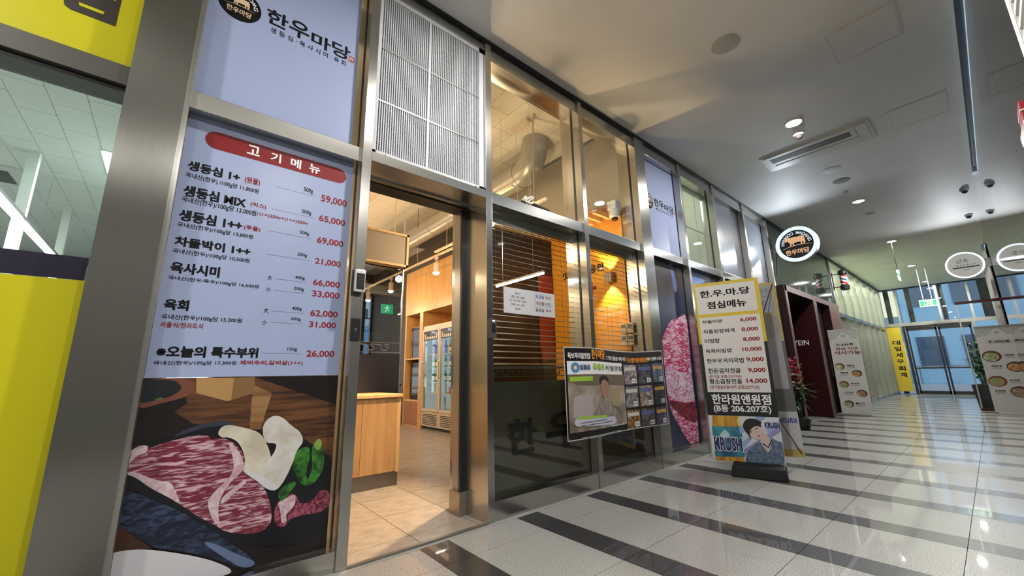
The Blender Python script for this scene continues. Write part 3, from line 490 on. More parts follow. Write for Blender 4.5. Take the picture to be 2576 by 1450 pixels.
# ---- blinds
BL = mat('blind_slat', (.10, .08, .05), .4, .2)
def blind(x0, x1, z0, z1, label, group=None, m=BL, pitch=.05, tilt=18, cat='window blind'):
    t = thing('venetian_blind', ((x0+x1)/2, 2.585, z1), label, cat, group)
    bx('head_rail', (x0, x1, 2.55, 2.62, z1, z1+.055), mat('blind_headrail', (.35, .38, .36), .4, .4), t)
    n = int((z1-z0)/pitch); me = None
    for i in range(n):
        z = z1-.03-i*pitch
        if me is None:
            c, s_ = math.cos(R(tilt)), math.sin(R(tilt)); hw = .023
            mb = MB(); vs = []
            for q, k in ((-1, 0), (0, .0025), (1, 0)):
                for dz in (0, .0012): vs.append((q*hw*c-k*s_, q*hw*s_+k*c+dz))
            V = []; 
            for x in (0, x1-x0-.02): V += [(x, p[0], p[1]) for p in vs]
            mb.add(V, [(0, 2, 8, 6), (2, 4, 10, 8), (7, 9, 3, 1), (9, 11, 5, 3), (0, 6, 7, 1), (4, 5, 11, 10), (0, 1, 3, 2), (2, 3, 5, 4), (6, 8, 9, 7), (8, 10, 11, 9)])
            me = bpy.data.meshes.new('slat'); me.from_pydata(mb.v, [], mb.f); me.materials.append(m)
        o = bpy.data.objects.new('slat', me); COL.objects.link(o); o.parent = t; o.matrix_parent_inverse = Matrix.Translation(-Vector(t['base'])); o.location = (x0+.01, 2.585, z)
    bx('bottom_rail', (x0+.01, x1-.01, 2.565, 2.605, z0-.02, z0), m, t)
    for q in (.12, .5, .88):
        x = x0+(x1-x0)*q; obj('ladder_cord', MB().cyl((x, 2.56, z0), (x, 2.56, z1), .0012, 5), m, t); obj('ladder_cord', MB().cyl((x, 2.61, z0), (x, 2.61, z1), .0012, 5), m, t)
    return t
blind(1.86, 3.0, 1.06, 2.31, 'half-open brown venetian blind behind the glass with the paper opening-hours notice', 'venetian blinds')
blind(3.08, 4.05, 1.10, 2.31, 'half-open venetian blind in front of the bright orange wall', 'venetian blinds')
# blind drawn down behind the upper pane of window_6, back-lit
BLW = film('cream_blind_cloth', (.62, .64, .55), .6, .6)
t = thing('roller_blind', (5.7, 2.6, 3.7), 'pale back-lit blind drawn down in the upper window past the steak poster', 'window blind')
bx('head_rail', (5.23, 6.2, 2.56, 2.62, 3.69, 3.74), mat('blind_headrail', (.35, .38, .36)), t)
mb = MB()
for i in range(58): z = 3.68-i*.02; mb.box(5.24, 6.19, 2.585, 2.588, z-.0185, z); 
obj('slats', mb, BLW, t, kind='stuff')
for x in (5.45, 5.95): obj('cord', MB().cyl((x, 2.575, 2.5), (x, 2.575, 3.69), .003, 5), ALU, t)
bx('cross_bar', (5.24, 6.19, 2.57, 2.58, 3.09, 3.10), ALU, t)
# --- dark glass band above the red portal, then the far shop fronts
w9 = thing('window_9', (10.9, GY, 2.6), kind='structure')
DG = mat('dark_tinted_panel', (.03, .04, .035), .04)
for a, b in ((8.63, 10.1), (10.1, 11.7), (11.7, 13.25)): bx('dark_glass', (a+.004, b-.004, 2.43, 2.46, 2.5, 3.878), DG, w9)
bx('wall_left', (8.63, 13.25, 3.6, 3.7, 0, 3.9), mat('salon_dark', (.03, .02, .02), .6), kind='structure')
wF = thing('window_10', (17, GY, 0), kind='structure')
fx = [13.25, 14.3, 15.35, 16.4, 17.45, 18.5, 19.55, 20.6]
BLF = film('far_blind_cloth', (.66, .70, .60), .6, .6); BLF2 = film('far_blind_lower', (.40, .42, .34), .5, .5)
for i, a in enumerate(fx):
    post(a, a+.06, wF, gasket=False)
    if i < 7:
        b = fx[i+1]
        for q in (.33, .66): bx('glazing_bar', (a+.06+(b-a-.06)*q-.012, a+.06+(b-a-.06)*q+.012, GY-.03, GY+.03, .1, 3.8), STEEL, wF)
        rail(a+.06, b, 2.34, 2.44, wF); rail(a+.06, b, 0, .1, wF, name='sill'); rail(a+.06, b, 3.8, 3.878, wF, name='head_rail')
        pane(a+.06, b, .1, 2.34, wF); pane(a+.06, b, 2.44, 3.8, wF)
        mb = MB()
        for k in range(34): z = 3.8-k*.04; mb.box(a+.07, b-.01, 2.56, 2.563, z-.038, z)
        obj('upper_blind', mb, BLF, wF, kind='stuff')
        mb = MB()
        for k in range(56): z = 2.34-k*.04; mb.box(a+.07, b-.01, 2.56, 2.563, z-.030, z)
        obj('lower_blind', mb, BLF2, wF, kind='stuff')
bx('wall_light_block', (13.18, 13.25, 2.47, 3.6, 0, 3.92), mat('salon_dark'), kind='structure')  # wall added to stop light leaking out of the far room
bx('wall_far_back', (13.25, 20.85, 3.6, 3.7, 0, 3.9), mat('pale_wall', (.5, .52, .46), .7), kind='structure')
# --- end wall: glazed doors to the street
we = thing('door_2', (20.8, 1, 0), kind='structure')
EX = 20.8
def eb(name, y0, y1, z0, z1, m=STEEL, d0=0., d1=.08): return bx(name, (EX+d0, EX+d1, y0, y1, z0, z1), m, we)
eb('head_beam', WR, 2.42, 3.86, 4.0, BLACK)
eb('transom', WR, 2.42, 2.46, 2.58); eb('threshold', WR, 2.42, -.02, .02, STEEL_D)
for y in (1.98, .90, .14): eb('mullion', y-.03, y+.03, 2.58, 3.86)
for y in (1.93, .20): eb('mullion', y-.035, y+.035, 0, 2.46)
eb('outer_column', 1.60, 1.74, 2.58, 3.9, BLACK, .35, .5); eb('outer_column', 2.2, 2.34, 0, 3.9, BLACK, .35, .5); eb('outer_column', .74, .86, 2.58, 3.9, BLACK, .35, .5); eb('outer_column', -.33, -.1, 2.58, 3.9, BLACK, .3, .45)
for a, b in ((WR, .11), (.17, .87), (.93, 1.95), (2.01, 2.4)): eb('pane', a, b, 2.58, 3.86, CLR, .03, .04)
eb('pane', 1.97, 2.4, .1, 2.46, CLR, .03, .04); eb('pane', WR, .16, .1, 2.46, CLR, .03, .04)
eb('door_header', .24, 1.89, 2.36, 2.46, BLACK, .01, .06); eb('closer_plate', .55, 1.15, 2.47, 2.57, STEEL, -.03, 0)
for a, b in ((.26, 1.06), (1.09, 1.88)):
    eb('door_frame', a, a+.05, .02, 2.36, GASKET, .02, .06); eb('door_frame', b-.05, b, .02, 2.36, GASKET, .02, .06)
    eb('door_frame', a, b, .02, .12, GASKET, .02, .06); eb('door_frame', a, b, 2.28, 2.36, GASKET, .02, .06); eb('door_pane', a+.05, b-.05, .12, 2.28, CLR, .035, .045)
    eb('door_frame', a+.05, b-.05, .90, .94, GASKET, .02, .06)
eb('side_post', 1.90, 1.97, 0, 2.46, GASKET, -.01, .06)
eb('key_switch', .40, .50, 1.30, 1.50, BLACK, -.03, 0)
bx('wall_end', (20.8, 21.0, -3.3, WR, 0, 4), WALLD, kind='structure'); bx('wall_end_left', (20.8, 21.0, 2.42, 3.8, 0, 4), WALLD, kind='structure')
bx('floor_outside', (20.85, 60, -20, 25, -.1, -.01), mat('street', (.25, .25, .27), .8), kind='structure')
# ================================================================== ROOM: bright office behind window_1
bx('floor_office', (-5, -.3, 2.42, 14, -.1, 0), mat('office_floor', (.45, .45, .43), .5), kind='structure')
cl = bx('ceiling_office', (-5, -.2, 2.48, 14, 3.92, 4.1), mat('tile_gap', (.12, .12, .11), .8), kind='structure')
def ctiles(par, xs, ys, dx, dy, z, m, stag=True, skip=None):
    me = shared('ceiling_tile', (.0025, dx-.0025, .0025, dy-.0025, -.012, 0)); me.materials.append(m); n = 0
    x = xs[0]; i = 0
    while x < xs[1]-1e-4:
        y = ys[0]-(dy/2 if stag and i % 2 else 0)
        while y < ys[1]-1e-4:
            if not (skip and skip(x+dx/2, y+dy/2)):
                o = bpy.data.objects.new('ceiling_tile', me); COL.objects.link(o); o.parent = par; o.location = (x, y, z+random.uniform(-.001, .0)); n += 1
            y += dy
        x += dx; i += 1
    return n
ctiles(cl, (-2.8, -.4), (2.65, 13.9), .3, .6, 3.92, CTILE2)
ctiles(cl, (-4.9, -2.8), (2.65, 13.9), .6, 1.2, 3.92, CTILE2, False)
OW = mat('office_wall', (.55, .60, .56), .7)
bx('wall_office_right', (-.32, -.12, 2.75, 14, 0, 3.92), OW, kind='structure')
wb = bx('wall_office_back', (-5, -.2, 13.9, 14, 0, 3.92), OW, kind='structure')
bx('beam', (-5, -.3, 13.5, 13.9, 3.72, 3.80), mat('dark_beam', (.08, .09, .09), .5), wb)
bx('glass_partition', (-5, -.3, 13.6, 13.62, 0, 3.72), mat('green_glass_wall', (.35, .45, .42), .15), wb)
# ================================================================== ROOM: the restaurant
flr = bx('floor_restaurant', (-.12, 4.9, 2.42, 12.1, -.1, -.006), GROUT, kind='structure')
me = shared('floor_tile', (.002, .448, .002, .450, -.01, 0)); me.materials.append(BTILE)
for i in range(11):
    for j in range(17):
        o = bpy.data.objects.new('floor_tile', me); COL.objects.link(o); o.parent = flr; o.location = (-.005+.4425*i-.02, 2.14+.4525*j+.0, 0)
        if j == 0: bpy.data.objects.remove(o)
me = shared('floor_tile', (.002, .448, .002, .168, -.01, 0)); me.materials.append(BTILE)
for i in range(11):
    o = bpy.data.objects.new('floor_tile', me); COL.objects.link(o); o.parent = flr; o.location = (-.025+.4425*i, 2.423, 0)
cr_ = bx('ceiling_restaurant', (-.12, 4.9, 2.48, 12.1, 4.112, 4.25), mat('tile_gap', (.12, .12, .11)), kind='structure')
ctiles(cr_, (.7, 4.0), (2.7, 8.7), .3, .6, 4.112, CTILE)
ctiles(cr_, (.7, 4.6), (8.7, 12.0), .6, 1.2, 4.112, CTILE, False)
bx('wall_restaurant_left', (-.12, -.02, 2.66, 12.1, 0, 4.11), WALLP, kind='structure')
wo = bx('wall_restaurant_right', (4.07, 4.27, 2.66, 5.72, 0, 4.11), WALLP, kind='structure')
bx('wall_restaurant_recess', (4.55, 4.65, 5.72, 12.1, 0, 4.11), mat('grey_wall_paint', (.17, .155, .125), .7), kind='structure')
bx('wall_step', (4.27, 4.6, 5.62, 5.72, 0, 4.11), WALLP, kind='structure')
bx('orange_panel', (4.05, 4.07, 2.66, 3.90, .1, 2.98), ORANGE, wo)
# back window of the restaurant
wbk = thing('window_11', (3.5, 12, 0), kind='structure')
KF = mat('black_window_frame', (.008, .008, .01), .4)
bx('upper_wall', (0, 4.6, 12, 12.1, 3.42, 4.11), mat('dark_soffit', (.05, .045, .04), .7), wbk); bx('lower_wall', (0, 4.6, 12, 12.1, 0, .45), WALLP, wbk)
for x in (1.2, 2.4, 3.15, 4.25, 4.56): bx('mullion', (x-.07, x+.07, 11.95, 12.05, .45, 3.42), KF, wbk)
for z in (1.02, 1.98, 2.72): bx('rail', (0, 4.6, 11.96, 12.04, z-.03 if z < 2.5 else z-.01, z+.03 if z < 2.5 else z+.01), KF, wbk)
bx('pane', (0, 4.6, 11.99, 12.0, .45, 3.42), CLR, wbk)
bx('rug_floor_outside', (-30, 60, 12.2, 80, -9.1, -9), mat('street', (.25, .25, .27), .8), kind='structure').name = 'ground'
# service room behind the film windows 5 to 8
SV = mat('cream_wall', (.55, .54, .48), .7)
rm = bx('wall_service_back', (4.27, 8.63, 3.4, 3.5, 0, 4.0), SV, kind='structure')
bx('wall_service_side', (8.6, 8.66, 2.62, 3.5, 0, 4.0), SV, kind='structure')
bx('ceiling_service', (4.27, 13.25, 2.48, 3.7, 3.92, 4.0), SV, kind='structure'); bx('floor_service', (4.27, 20.8, 2.42, 3.7, -.1, -.004), GRAN, kind='structure')
bx('ceiling_far', (13.25, 20.8, 2.48, 3.7, 3.92, 4.0), SV, kind='structure')
# ================================================================== POSTERS AND SIGNS on the shop fronts
def poster(name, face, u0, u1, v0, v1, m, label, cat, loc, group=None, h=.0055, t=.0012):
    p = thing(name, loc, label, cat, group); mb = MB(); face.rect(mb, u0, u1, v0, v1, h, t); obj('sheet', mb, m, p); return p
def polys(face, P, cm, h0, parent, step=.0004):
    h = h0
    for k, pts in P:
        mb = MB(); face.poly(mb, pts, h, .0003); nm, m = cm[k]; obj(nm, mb, m, parent); h += step
# -- yellow signs of the office
p = poster('yellow_sign', F25, -1.9, -.318, 2.50, 3.72, YEL, 'big yellow sign board high at far left with a cropped dark letter', 'sign', (-1.1, GY, 2.5))
mb = MB(); d = dict(YEL_P)
F25.poly(mb, d['outer']+[], .0075); obj('letter_stroke', mb, mat('brown_black_letter', (.03, .022, .015), .4), p)
mb = MB(); F25.poly(mb, d['slot'], .0085); obj('letter_opening', mb, YEL, p)
mb = MB(); F25.rect(mb, -.62, -.42, 2.86, 3.2, .0075); obj('letter_stroke', mb, mat('brown_black_letter'), p)
mb = MB(); F25.rect(mb, -.60, -.425, 2.845, 2.872, .0088); obj('letter_opening', mb, YEL, p)
p = poster('yellow_film', F25, -1.9, -.328, .10, 1.432, YEL, 'plain yellow window film covering the lower left window under a navy strip', 'window film', (-1.1, GY, .1))
mb = MB(); F25.rect(mb, -1.9, -.332, 1.434, 1.535, .0056, .001); obj('navy_strip', mb, NAVY, p, label='navy blue strip')
# -- brand poster with emblem
COW = [(-.62, .30), (-.58, .38), (-.50, .44), (-.54, .53), (-.46, .48), (-.40, .54), (-.36, .46), (-.28, .44), (-.10, .47), (.10, .44), (.30, .46), (.42, .44), (.48, .36), (.50, .20), (.52, -.02), (.48, .0), (.47, .05), (.48, -.10), (.41, -.10), (.40, .02), (.35, .10), (.33, .02), (.33, -.10), (.26, -.10), (.25, .07), (.10, .09), (-.05, .07), (-.13, .05), (-.12, -.10), (-.19, -.10), (-.20, .03), (-.25, .03), (-.27, -.10), (-.34, -.10), (-.34, .08), (-.40, .16), (-.46, .24), (-.54, .20), (-.60, .23)]
def cowmap(cx, cz, r):     # from the round sign's own measurements into any circle
    S = {'cow': [(x*.85, y*.85+.03) for x, y in COW], 'line': [(-.70, -.21), (-.35, -.12), (0, -.08), (.35, -.08), (.70, -.13), (.70, -.115), (.35, -.055), (0, -.045), (-.35, -.09), (-.70, -.20)]}
    def f(p): return (cx+p[0]*r, cz+p[1]*r)
    return S, f
def emblem(face, cx, cz, r, par, h, cow=TAN, ringm=None):
    mb = MB(); face.disc(mb, cx, cz, r, r, h); obj('emblem_disc', mb, INK, par)
    S, f = cowmap(cx, cz, r)
    mb = MB(); face.poly(mb, [f(q) for q in S['cow']], h+.0005, .0003); obj('emblem_cow', mb, cow, par)
    mb = MB(); face.poly(mb, [f(q) for q in S['line']], h+.0005, .0003)
    face.text(mb, '한우마당', cx-.58*r, cx+.58*r, cz-.62*r, cz-.26*r, h+.0005, .03); obj('emblem_lettering', mb, cow, par)
    mb = MB(); s = 'HANWOO MADANG'; n = len(s)
    for i, ch in enumerate(s):
        if ch == ' ': continue
        a = R(168-(156)*(i)/(n-1)); vs, fs = glyphs(ch, .02); wch = max(v[0] for v in vs)-min(v[0] for v in vs); x0 = min(v[0] for v in vs)
        out = []; k = .30*r
        for x, y in vs:
            lx = (x-x0-wch/2)*k; ly = y*k*.95+.64*r
            out.append(face.P(cx+ly*math.cos(a)+lx*math.sin(a), cz+ly*math.sin(a)-lx*math.cos(a), h+.0005))
        mb.add(out, fs)
    obj('emblem_lettering', mb, WINK, par)
def logo(face, par, du, dv, h):
    cx, cz, r = .058, 3.158, .107
    emblem(face, cx+du, cz+dv, r, par, h)
    def sh(L): return [(t, a+du, b+du, c+dv, e+dv, k) for t, a, b, c, e, k in L]
    T = [q for q in LOGO_T if q[0] != '韓']
    lettering(face, sh(T), {'k': (INK, .022), 's': (INK, .01)}, h, par)
    mb = MB(); face.rect(mb, .684+du, .719+du, 3.124+dv, 3.168+dv, h); obj('red_seal', mb, mat('seal_red', (.28, .02, .02), .4), par)
    mb = MB(); face.text(mb, '한우', .688+du, .715+du, 3.13+dv, 3.162+dv, h+.0005, .01); obj('seal_lettering', mb, WINK, par)
p = poster('logo_poster', F25, -.083, .745, 2.47, 3.73, PRINT_W, 'large white glass poster with round cow emblem above the meat menu', 'poster', (.35, GY, 2.47))
logo(F25, p, 0, 0, .0065)
FW = mat('white_backlit_film', (.60, .61, .68), .28)
for n, (x0, x1, lab, du) in enumerate(((4.29, 5.15, 'white poster with cow emblem above the tall raw steak poster', 4.44), (6.29, 7.42, 'misty white logo film on the upper glass, third pane past the orange wall', 6.50), (7.49, 8.56, 'misty white logo film on the last upper glass beside the round lit sign', 7.66))):
    p = poster('logo_poster', F25, x0, x1, 2.47, 3.73, PRINT_W if n == 0 else FROSTW, lab, 'poster', ((x0+x1)/2, GY, 2.47))
    if n == 0: logo(F25, p, du-.05, -.01, .0065)
    else:
        GI = mat('faded_ink', (.16, .17, .2), .4); mb = MB(); F25.disc(mb, du+.06, 3.15, .107, .107, .0065); obj('emblem_disc', mb, mat('faded_disc', (.28, .3, .34), .4), p)
        lettering(F25, [('한우마당', du+.20, du+.70, 3.10, 3.23, 'k')], {'k': (GI, .02)}, .0065, p)
# -- meat menu
p = poster('menu_poster', F25, -.083, .768, 1.013, 2.37, PRINT_W, 'white meat menu poster with red heading pill and prices in red', 'poster', (.35, GY, 1.0))
mb = MB(); n = 14; zc, rr = 2.263, .05; L = []
for i in range(n+1): a = R(90+180*i/n); L.append((.047+rr*math.cos(a), zc+rr*math.sin(a)))
for i in range(n+1): a = R(-90+180*i/n); L.append((.676+rr*math.cos(a), zc+rr*math.sin(a)))
F25.poly(mb, L, .0065); obj('heading_pill', mb, REDP, p, label='red rounded heading bar')
lettering(F25, [('고', .185, .246, 2.238, 2.295, 'w'), ('기', .300, .353, 2.233, 2.29, 'w'), ('메', .404, .460, 2.232, 2.29, 'w'), ('뉴', .505, .568, 2.232, 2.29, 'w')], {'w': (WINK, .03)}, .0075, p)
lettering(F25, MENU_T, {'k': (INK, .045), 'r': (RED, .02), 's': (INK, .012), 'q': (RED, .02)}, .0065, p)
mb = MB()
for _, ((a, za), (b, zb)) in MENU_P:
    z = (za+zb)/2; u = a
    while u < b: F25.rect(mb, u, u+.004, z-.0008, z+.0008, .0064, .0004); u += .0075
obj('dotted_lines', mb, INK, p, kind='stuff')
# -- food picture
STEAK = mat('marbled_steak', (.4, .05, .1), .35)
def marble(m, c1, c2, rot, scale, dist=3., p0=.44, p1=.60):
    b = m.node_tree.nodes['Principled BSDF']; t = nd(m, 'ShaderNodeTexCoord'); mp = nd(m, 'ShaderNodeMapping'); mp.inputs['Rotation'].default_value = (0, rot, 0); mp.inputs['Scale'].default_value = scale
    n = nd(m, 'ShaderNodeTexNoise'); n.inputs['Scale'].default_value = 1.; n.inputs['Detail'].default_value = 4.; n.inputs['Distortion'].default_value = dist
    r = nd(m, 'ShaderNodeValToRGB'); e = r.color_ramp.elements; e[0].position = p0; e[1].position = p1; e[0].color = (*c1, 1); e[1].color = (*c2, 1)
    lk(m, t.outputs['Object'], mp.inputs[0]); lk(m, mp.outputs[0], n.inputs['Vector']); lk(m, n.outputs[0], r.inputs[0]); lk(m, r.outputs[0], b.inputs['Base Color'])
marble(STEAK, (.17, .018, .04), (.60, .40, .44), R(24), (14, 1, 80), .9, .48, .63)
MEAT2 = mat('raw_meat_scrap', (.3, .02, .05), .35); marble(MEAT2, (.10, .008, .02), (.42, .10, .16), R(20), (50, 1, 50), 1., .4, .62)
FAT = mat('pale_fat', (.58, .42, .46), .4); marble(FAT, (.50, .30, .35), (.66, .54, .58), R(-40), (30, 1, 30), 1., .35, .6)
TBL = mat('printed_table', (.1, .04, .02), .35); marble(TBL, (.035, .014, .008), (.15, .06, .022), R(35), (3, 1, 40), .3, .35, .65)
TBL2 = mat('printed_table_lit', (.2, .1, .04), .35); marble(TBL2, (.18, .08, .03), (.32, .17, .07), R(35), (3, 1, 30), .3, .35, .65)
HAND = mat('blue_black_pan', (.01, .015, .04), .3); marble(HAND, (.006, .008, .025), (.05, .08, .16), R(30), (18, 1, 60), 1., .45, .75)
cm = {'table': ('picture_table', TBL), 'tablelit': ('picture_table', TBL2), 'box': ('picture_box', mat('print_box', (.42, .24, .09), .35)), 'boxside': ('picture_box', mat('print_box_side', (.22, .12, .045), .35)),
 'bowl': ('picture_bowl', mat('print_bowl', (.17, .06, .035), .35)), 'bowlin': ('picture_bowl', mat('print_bowl_in', (.012, .015, .02), .35)), 'leaf': ('picture_leaf', mat('print_leaf', (.06, .16, .04), .35)),
 'panrim': ('picture_pan', mat('print_rim', (.03, .035, .06), .35)), 'pan': ('picture_pan', mat('print_pan', (.006, .006, .010), .3)), 'steak': ('picture_steak', STEAK), 'fat': ('picture_fat', FAT), 'meat2': ('picture_meat', MEAT2),
 'mush': ('picture_mushroom', noise_col(mat('print_mushroom', (.6, .55, .44), .4), (.50, .44, .34), (.66, .61, .50), (14, 1, 14))), 'mush2': ('picture_mushroom', noise_col(mat('print_mushroom_2', (.6, .57, .5), .4), (.52, .47, .40), (.66, .65, .64), (14, 1, 14))),
 'plate': ('picture_plate', mat('print_plate', (.60, .60, .64), .35)), 'pepper': ('picture_pepper', noise_col(mat('print_pepper', (.02, .1, .02), .3), (.006, .035, .008), (.05, .22, .03), (30, 1, 30))), 'peppertip': ('picture_pepper', mat('print_pepper_tip', (.22, .34, .08), .3)),
 'handle': ('picture_pan', HAND), 'handlehi': ('picture_pan', mat('print_pan_shine', (.12, .17, .30), .3)), 'corner': ('picture_table', mat('print_corner', (.055, .018, .010), .35))}
p = poster('food_poster', F25, -.083, .765, .10, 1.010, mat('print_dark', (.010, .007, .007), .3), 'poster of raw marbled steak with mushrooms and green peppers on dark table, below the menu', 'poster', (.35, GY, .1))
cutz = [(k, [(min(max(u, -.083), .765), min(max(v, .10), 1.010)) for u, v in (smooth(pts) if k in ROUND else pts)]) for k, pts in FOOD_P]
polys(F25, cutz, cm, .0062, p, .0003)
# -- tall steak poster
p = poster('steak_poster', F25, 4.285, 5.145, .14, 2.37, mat('print_navy', (.010, .014, .055), .3), 'tall dark blue poster with a huge raw marbled steak behind the lunch banner', 'poster', (4.7, GY, .14))
STK2 = mat('marbled_steak_large', (.4, .05, .1), .35); marble(STK2, (.42, .03, .12), (.70, .50, .60), R(60), (8, 1, 24), 1.6, .45, .62)
FAT2 = mat('pale_fat_large', (.6, .4, .5), .35); marble(FAT2, (.42, .12, .24), (.68, .56, .66), R(10), (10, 1, 14), 2.5, .38, .6)
REDD = mat('deep_red_meat', (.2, .01, .02), .35); marble(REDD, (.09, .008, .02), (.30, .03, .06), R(60), (10, 1, 14), 2., .4, .65)
cl2 = [(k, [(min(max(u, 4.285), 5.145), min(max(v, .14), 2.37)) for u, v in (smooth(pts) if k in ROUND else pts)]) for k, pts in POST4_P]
polys(F25, cl2, {'dark': ('picture_shadow', mat('print_maroon_dark', (.025, .010, .012), .3)), 'hi': ('picture_highlight', mat('print_highlight', (.12, .16, .36), .3)), 'steak': ('picture_steak', STK2), 'fat': ('picture_fat', FAT2), 'red': ('picture_steak', REDD)}, .0065, p, .0004)
# lower posters of windows 6, 7, 8
p = poster('night_poster', F25, 5.215, 6.215, .14, 2.37, mat('print_night', (.02, .03, .035), .3), 'dark poster with a blue corner, partly hidden behind the lunch banner', 'poster', (5.7, GY, .14))
mb = MB(); F25.poly(mb, [(5.215, 2.37), (6.0, 2.37), (5.7, 2.22), (5.215, 2.12)], .0065); obj('picture_sky', mb, mat('print_blue', (.08, .17, .42), .3), p)
p = poster('green_poster', F25, 6.285, 7.415, .14, 2.37, mat('print_green', (.03, .10, .035), .3), 'dark green poster on the lower glass, only its upper corner visible past the banner', 'poster', (6.85, GY, .14))
p = poster('grey_film', F25, 7.485, 8.555, .14, 2.37, mat('grey_film', (.33, .34, .36), .35), 'plain grey film on the lower glass beside the red portal', 'window film', (8, GY, .14))
# -- notices and devices
FN = Face((0, 2.494, 0), (1, 0, 0))
p = thing('notice', (2.33, 2.49, 1.49), 'small white paper notice with opening hours taped to the glass', 'notice')
mb = MB(); FN.rect(mb, 2.025, 2.627, 1.49, 1.707, .001, .0008); obj('paper', mb, mat('notice_paper', (.52, .52, .55), .6), p)
lettering(FN, NOTE_T, {'s': (INK, .005), 'b': (BLUEI, .015), 'r': (mat('dim_red_ink', (.30, .06, .06), .5), .015), 'k': (INK, .012)}, .0016, p)
mb = MB()
for a in ((2.376, 2.583, 1.576, 1.5775), (2.376, 2.583, 1.6855, 1.687), (2.376, 2.3775, 1.576, 1.687), (2.5815, 2.583, 1.576, 1.687)): FN.rect(mb, *a, .0016, .0004)
obj('outline_box', mb, mat('grey_ink', (.2, .2, .2), .5), p)
def device(nm, loc, d, lab, cat): return thing(nm, loc, lab, cat)
p = thing('door_lock', (.81, 2.39, 1.49), 'white rounded digital door lock with black touch keypad on the left door post', 'door lock')
bx('housing', (.783, .845, 2.362, 2.398, 1.497, 1.637), mat('pearl_white', (.70, .70, .68), .3), p, bevel=.009); bx('keypad', (.790, .838, 2.358, 2.364, 1.513, 1.61), BLACK, p, bevel=.002)
bx('mounting_plate', (.772, .83, 2.385, 2.40, 1.475, 1.632), BLACK, p)
mb = MB()
for i in range(3):
    for j in range(4): mb.box(.802+i*.011, .8045+i*.011, 2.3572, 2.358, 1.535+j*.018, 1.5375+j*.018)
obj('key_dots', mb, mat('dim_key_marks', (.3, .3, .3), .5), p)
p = thing('card_reader', (.80, 2.39, 1.2), 'flat black card reader below the keypad lock on left door post', 'card reader')
bx('housing', (.782, .836, 2.378, 2.40, 1.205, 1.34), BLACK, p, bevel=.003); mb = MB(); Fd = Face((0, 2.377, 0), (1, 0, 0)); Fd.ring(mb, .809, 1.272, .006, .008, .7, .001, 16); obj('ring_mark', mb, mat('dim_key_marks'), p)
p = thing('alarm_keypad', (1.82, 2.38, 1.26), 'dark grey alarm reader on the right door post beside the blind', 'card reader')
bx('housing', (1.785, 1.85, 2.365, 2.40, 1.262, 1.41), mat('dark_grey_plastic', (.05, .05, .055), .4), p, bevel=.003)
bx('sensor_window', (1.806, 1.836, 2.362, 2.366, 1.31, 1.37), BLACK, p); bx('status_light', (1.808, 1.832, 2.3615, 2.366, 1.388, 1.396), emis('status_white', (.9, .95, 1), 1.5), p)
# rag and mop on the transom
p = thing('cotton_bundle', (2.27, 2.47, 2.47), 'knotted white cotton cord bundle lying on the steel transom', 'rag')
random.seed(3); mb = MB()
for i in range(9):
    a = random.random()*6.3; c = Vector((2.27, 2.44, 2.515)); pts = []
    for k in range(12): b = k/11*6.28; pts.append(c+Vector((.045*math.cos(b+a)*random.uniform(.6, 1.2)+.015*math.cos(a), .03*math.sin(b), .038*math.sin(b+a*1.7)*random.uniform(.7, 1.1))))
    mb.tube(pts, .0075, 6)
obj('cords', mb, mat('white_cotton', (.70, .68, .58), .8), p)
p = thing('brush_handle', (2.5, 2.45, 2.47), 'dark rounded brush head lying on the transom beside the cotton bundle', 'brush')
obj('bristle_head', MB().cyl((2.33, 2.44, 2.495), (2.55, 2.45, 2.49), .022, 12, .017), mat('dark_bristle', (.02, .018, .015), .7), p); obj('handle', MB().cyl((2.20, 2.44, 2.49), (2.24, 2.44, 2.49), .008, 8), BLACK, p)
# -- news banner hung in front of windows 3 and 4
FS = Face((0, 2.372, 0), (1, 0, 0))
p = thing('shop_banner', (3.38, 2.36, .44), 'wide black-edged vinyl banner with television still of a man and nine shop photos', 'banner')
u0, u1, v0, v1 = 2.585, 4.178, .442, 1.222
mb = MB(); FS.rect(mb, u0, u1, v0, v1, .001, .0008); obj('white_edge', mb, PRINT_W2, p)
BK = mat('banner_black', (.012, .011, .012), .35)
mb = MB(); FS.rect(mb, u0+.008, u1-.008, v0+.008, v1-.008, .0018, .0006); obj('black_sheet', mb, BK, p)
S = dict(SBS_P); clampS = lambda pts: [(min(max(a, u0+.012), u1-.012), min(max(b, v0+.012), v1-.012)) for a, b in pts]
mb = MB(); FS.rect(mb, 2.615, 3.43, .985, 1.10, .0026); obj('title_strip', mb, WINK, p)
ph = noise_col(mat('photo_room', (.3, .24, .2), .4), (.16, .12, .09), (.40, .34, .28), (5, 1, 5))
mb = MB(); FS.rect(mb, 2.615, 3.45, .505, .985, .0026); obj('photo', mb, ph, p)
nm = {'ceil': ('photo_ceiling', mat('ph_ceil', (.16, .12, .08), .4)), 'wallp': ('photo_poster', mat('ph_wall', (.42, .36, .36), .4)), 'greenb': ('caption_bar', GRI), 'man': ('photo_shirt', noise_col(mat('ph_shirt', (.25, .22, .18), .4), (.17, .14, .12), (.34, .31, .27), (30, 1, 12))), 'face': ('photo_face', mat('ph_skin', (.36, .20, .13), .4)), 'hair': ('photo_hair', mat('ph_hair', (.02, .015, .012), .4)), 'win': ('photo_window', mat('ph_win', (.36, .28, .16), .4)), 'cap': ('caption_bar', mat('ph_cap', (.55, .54, .62), .4)), 'green2': ('caption_bar', GRI)}
polys(FS, [(k, [(min(max(a, 2.615), 3.45), min(max(b, .505), .985)) for a, b in (smooth(pts) if k in ROUND else pts)]) for k, pts in SBS_P if k in nm], nm, .0031, p, .0004)
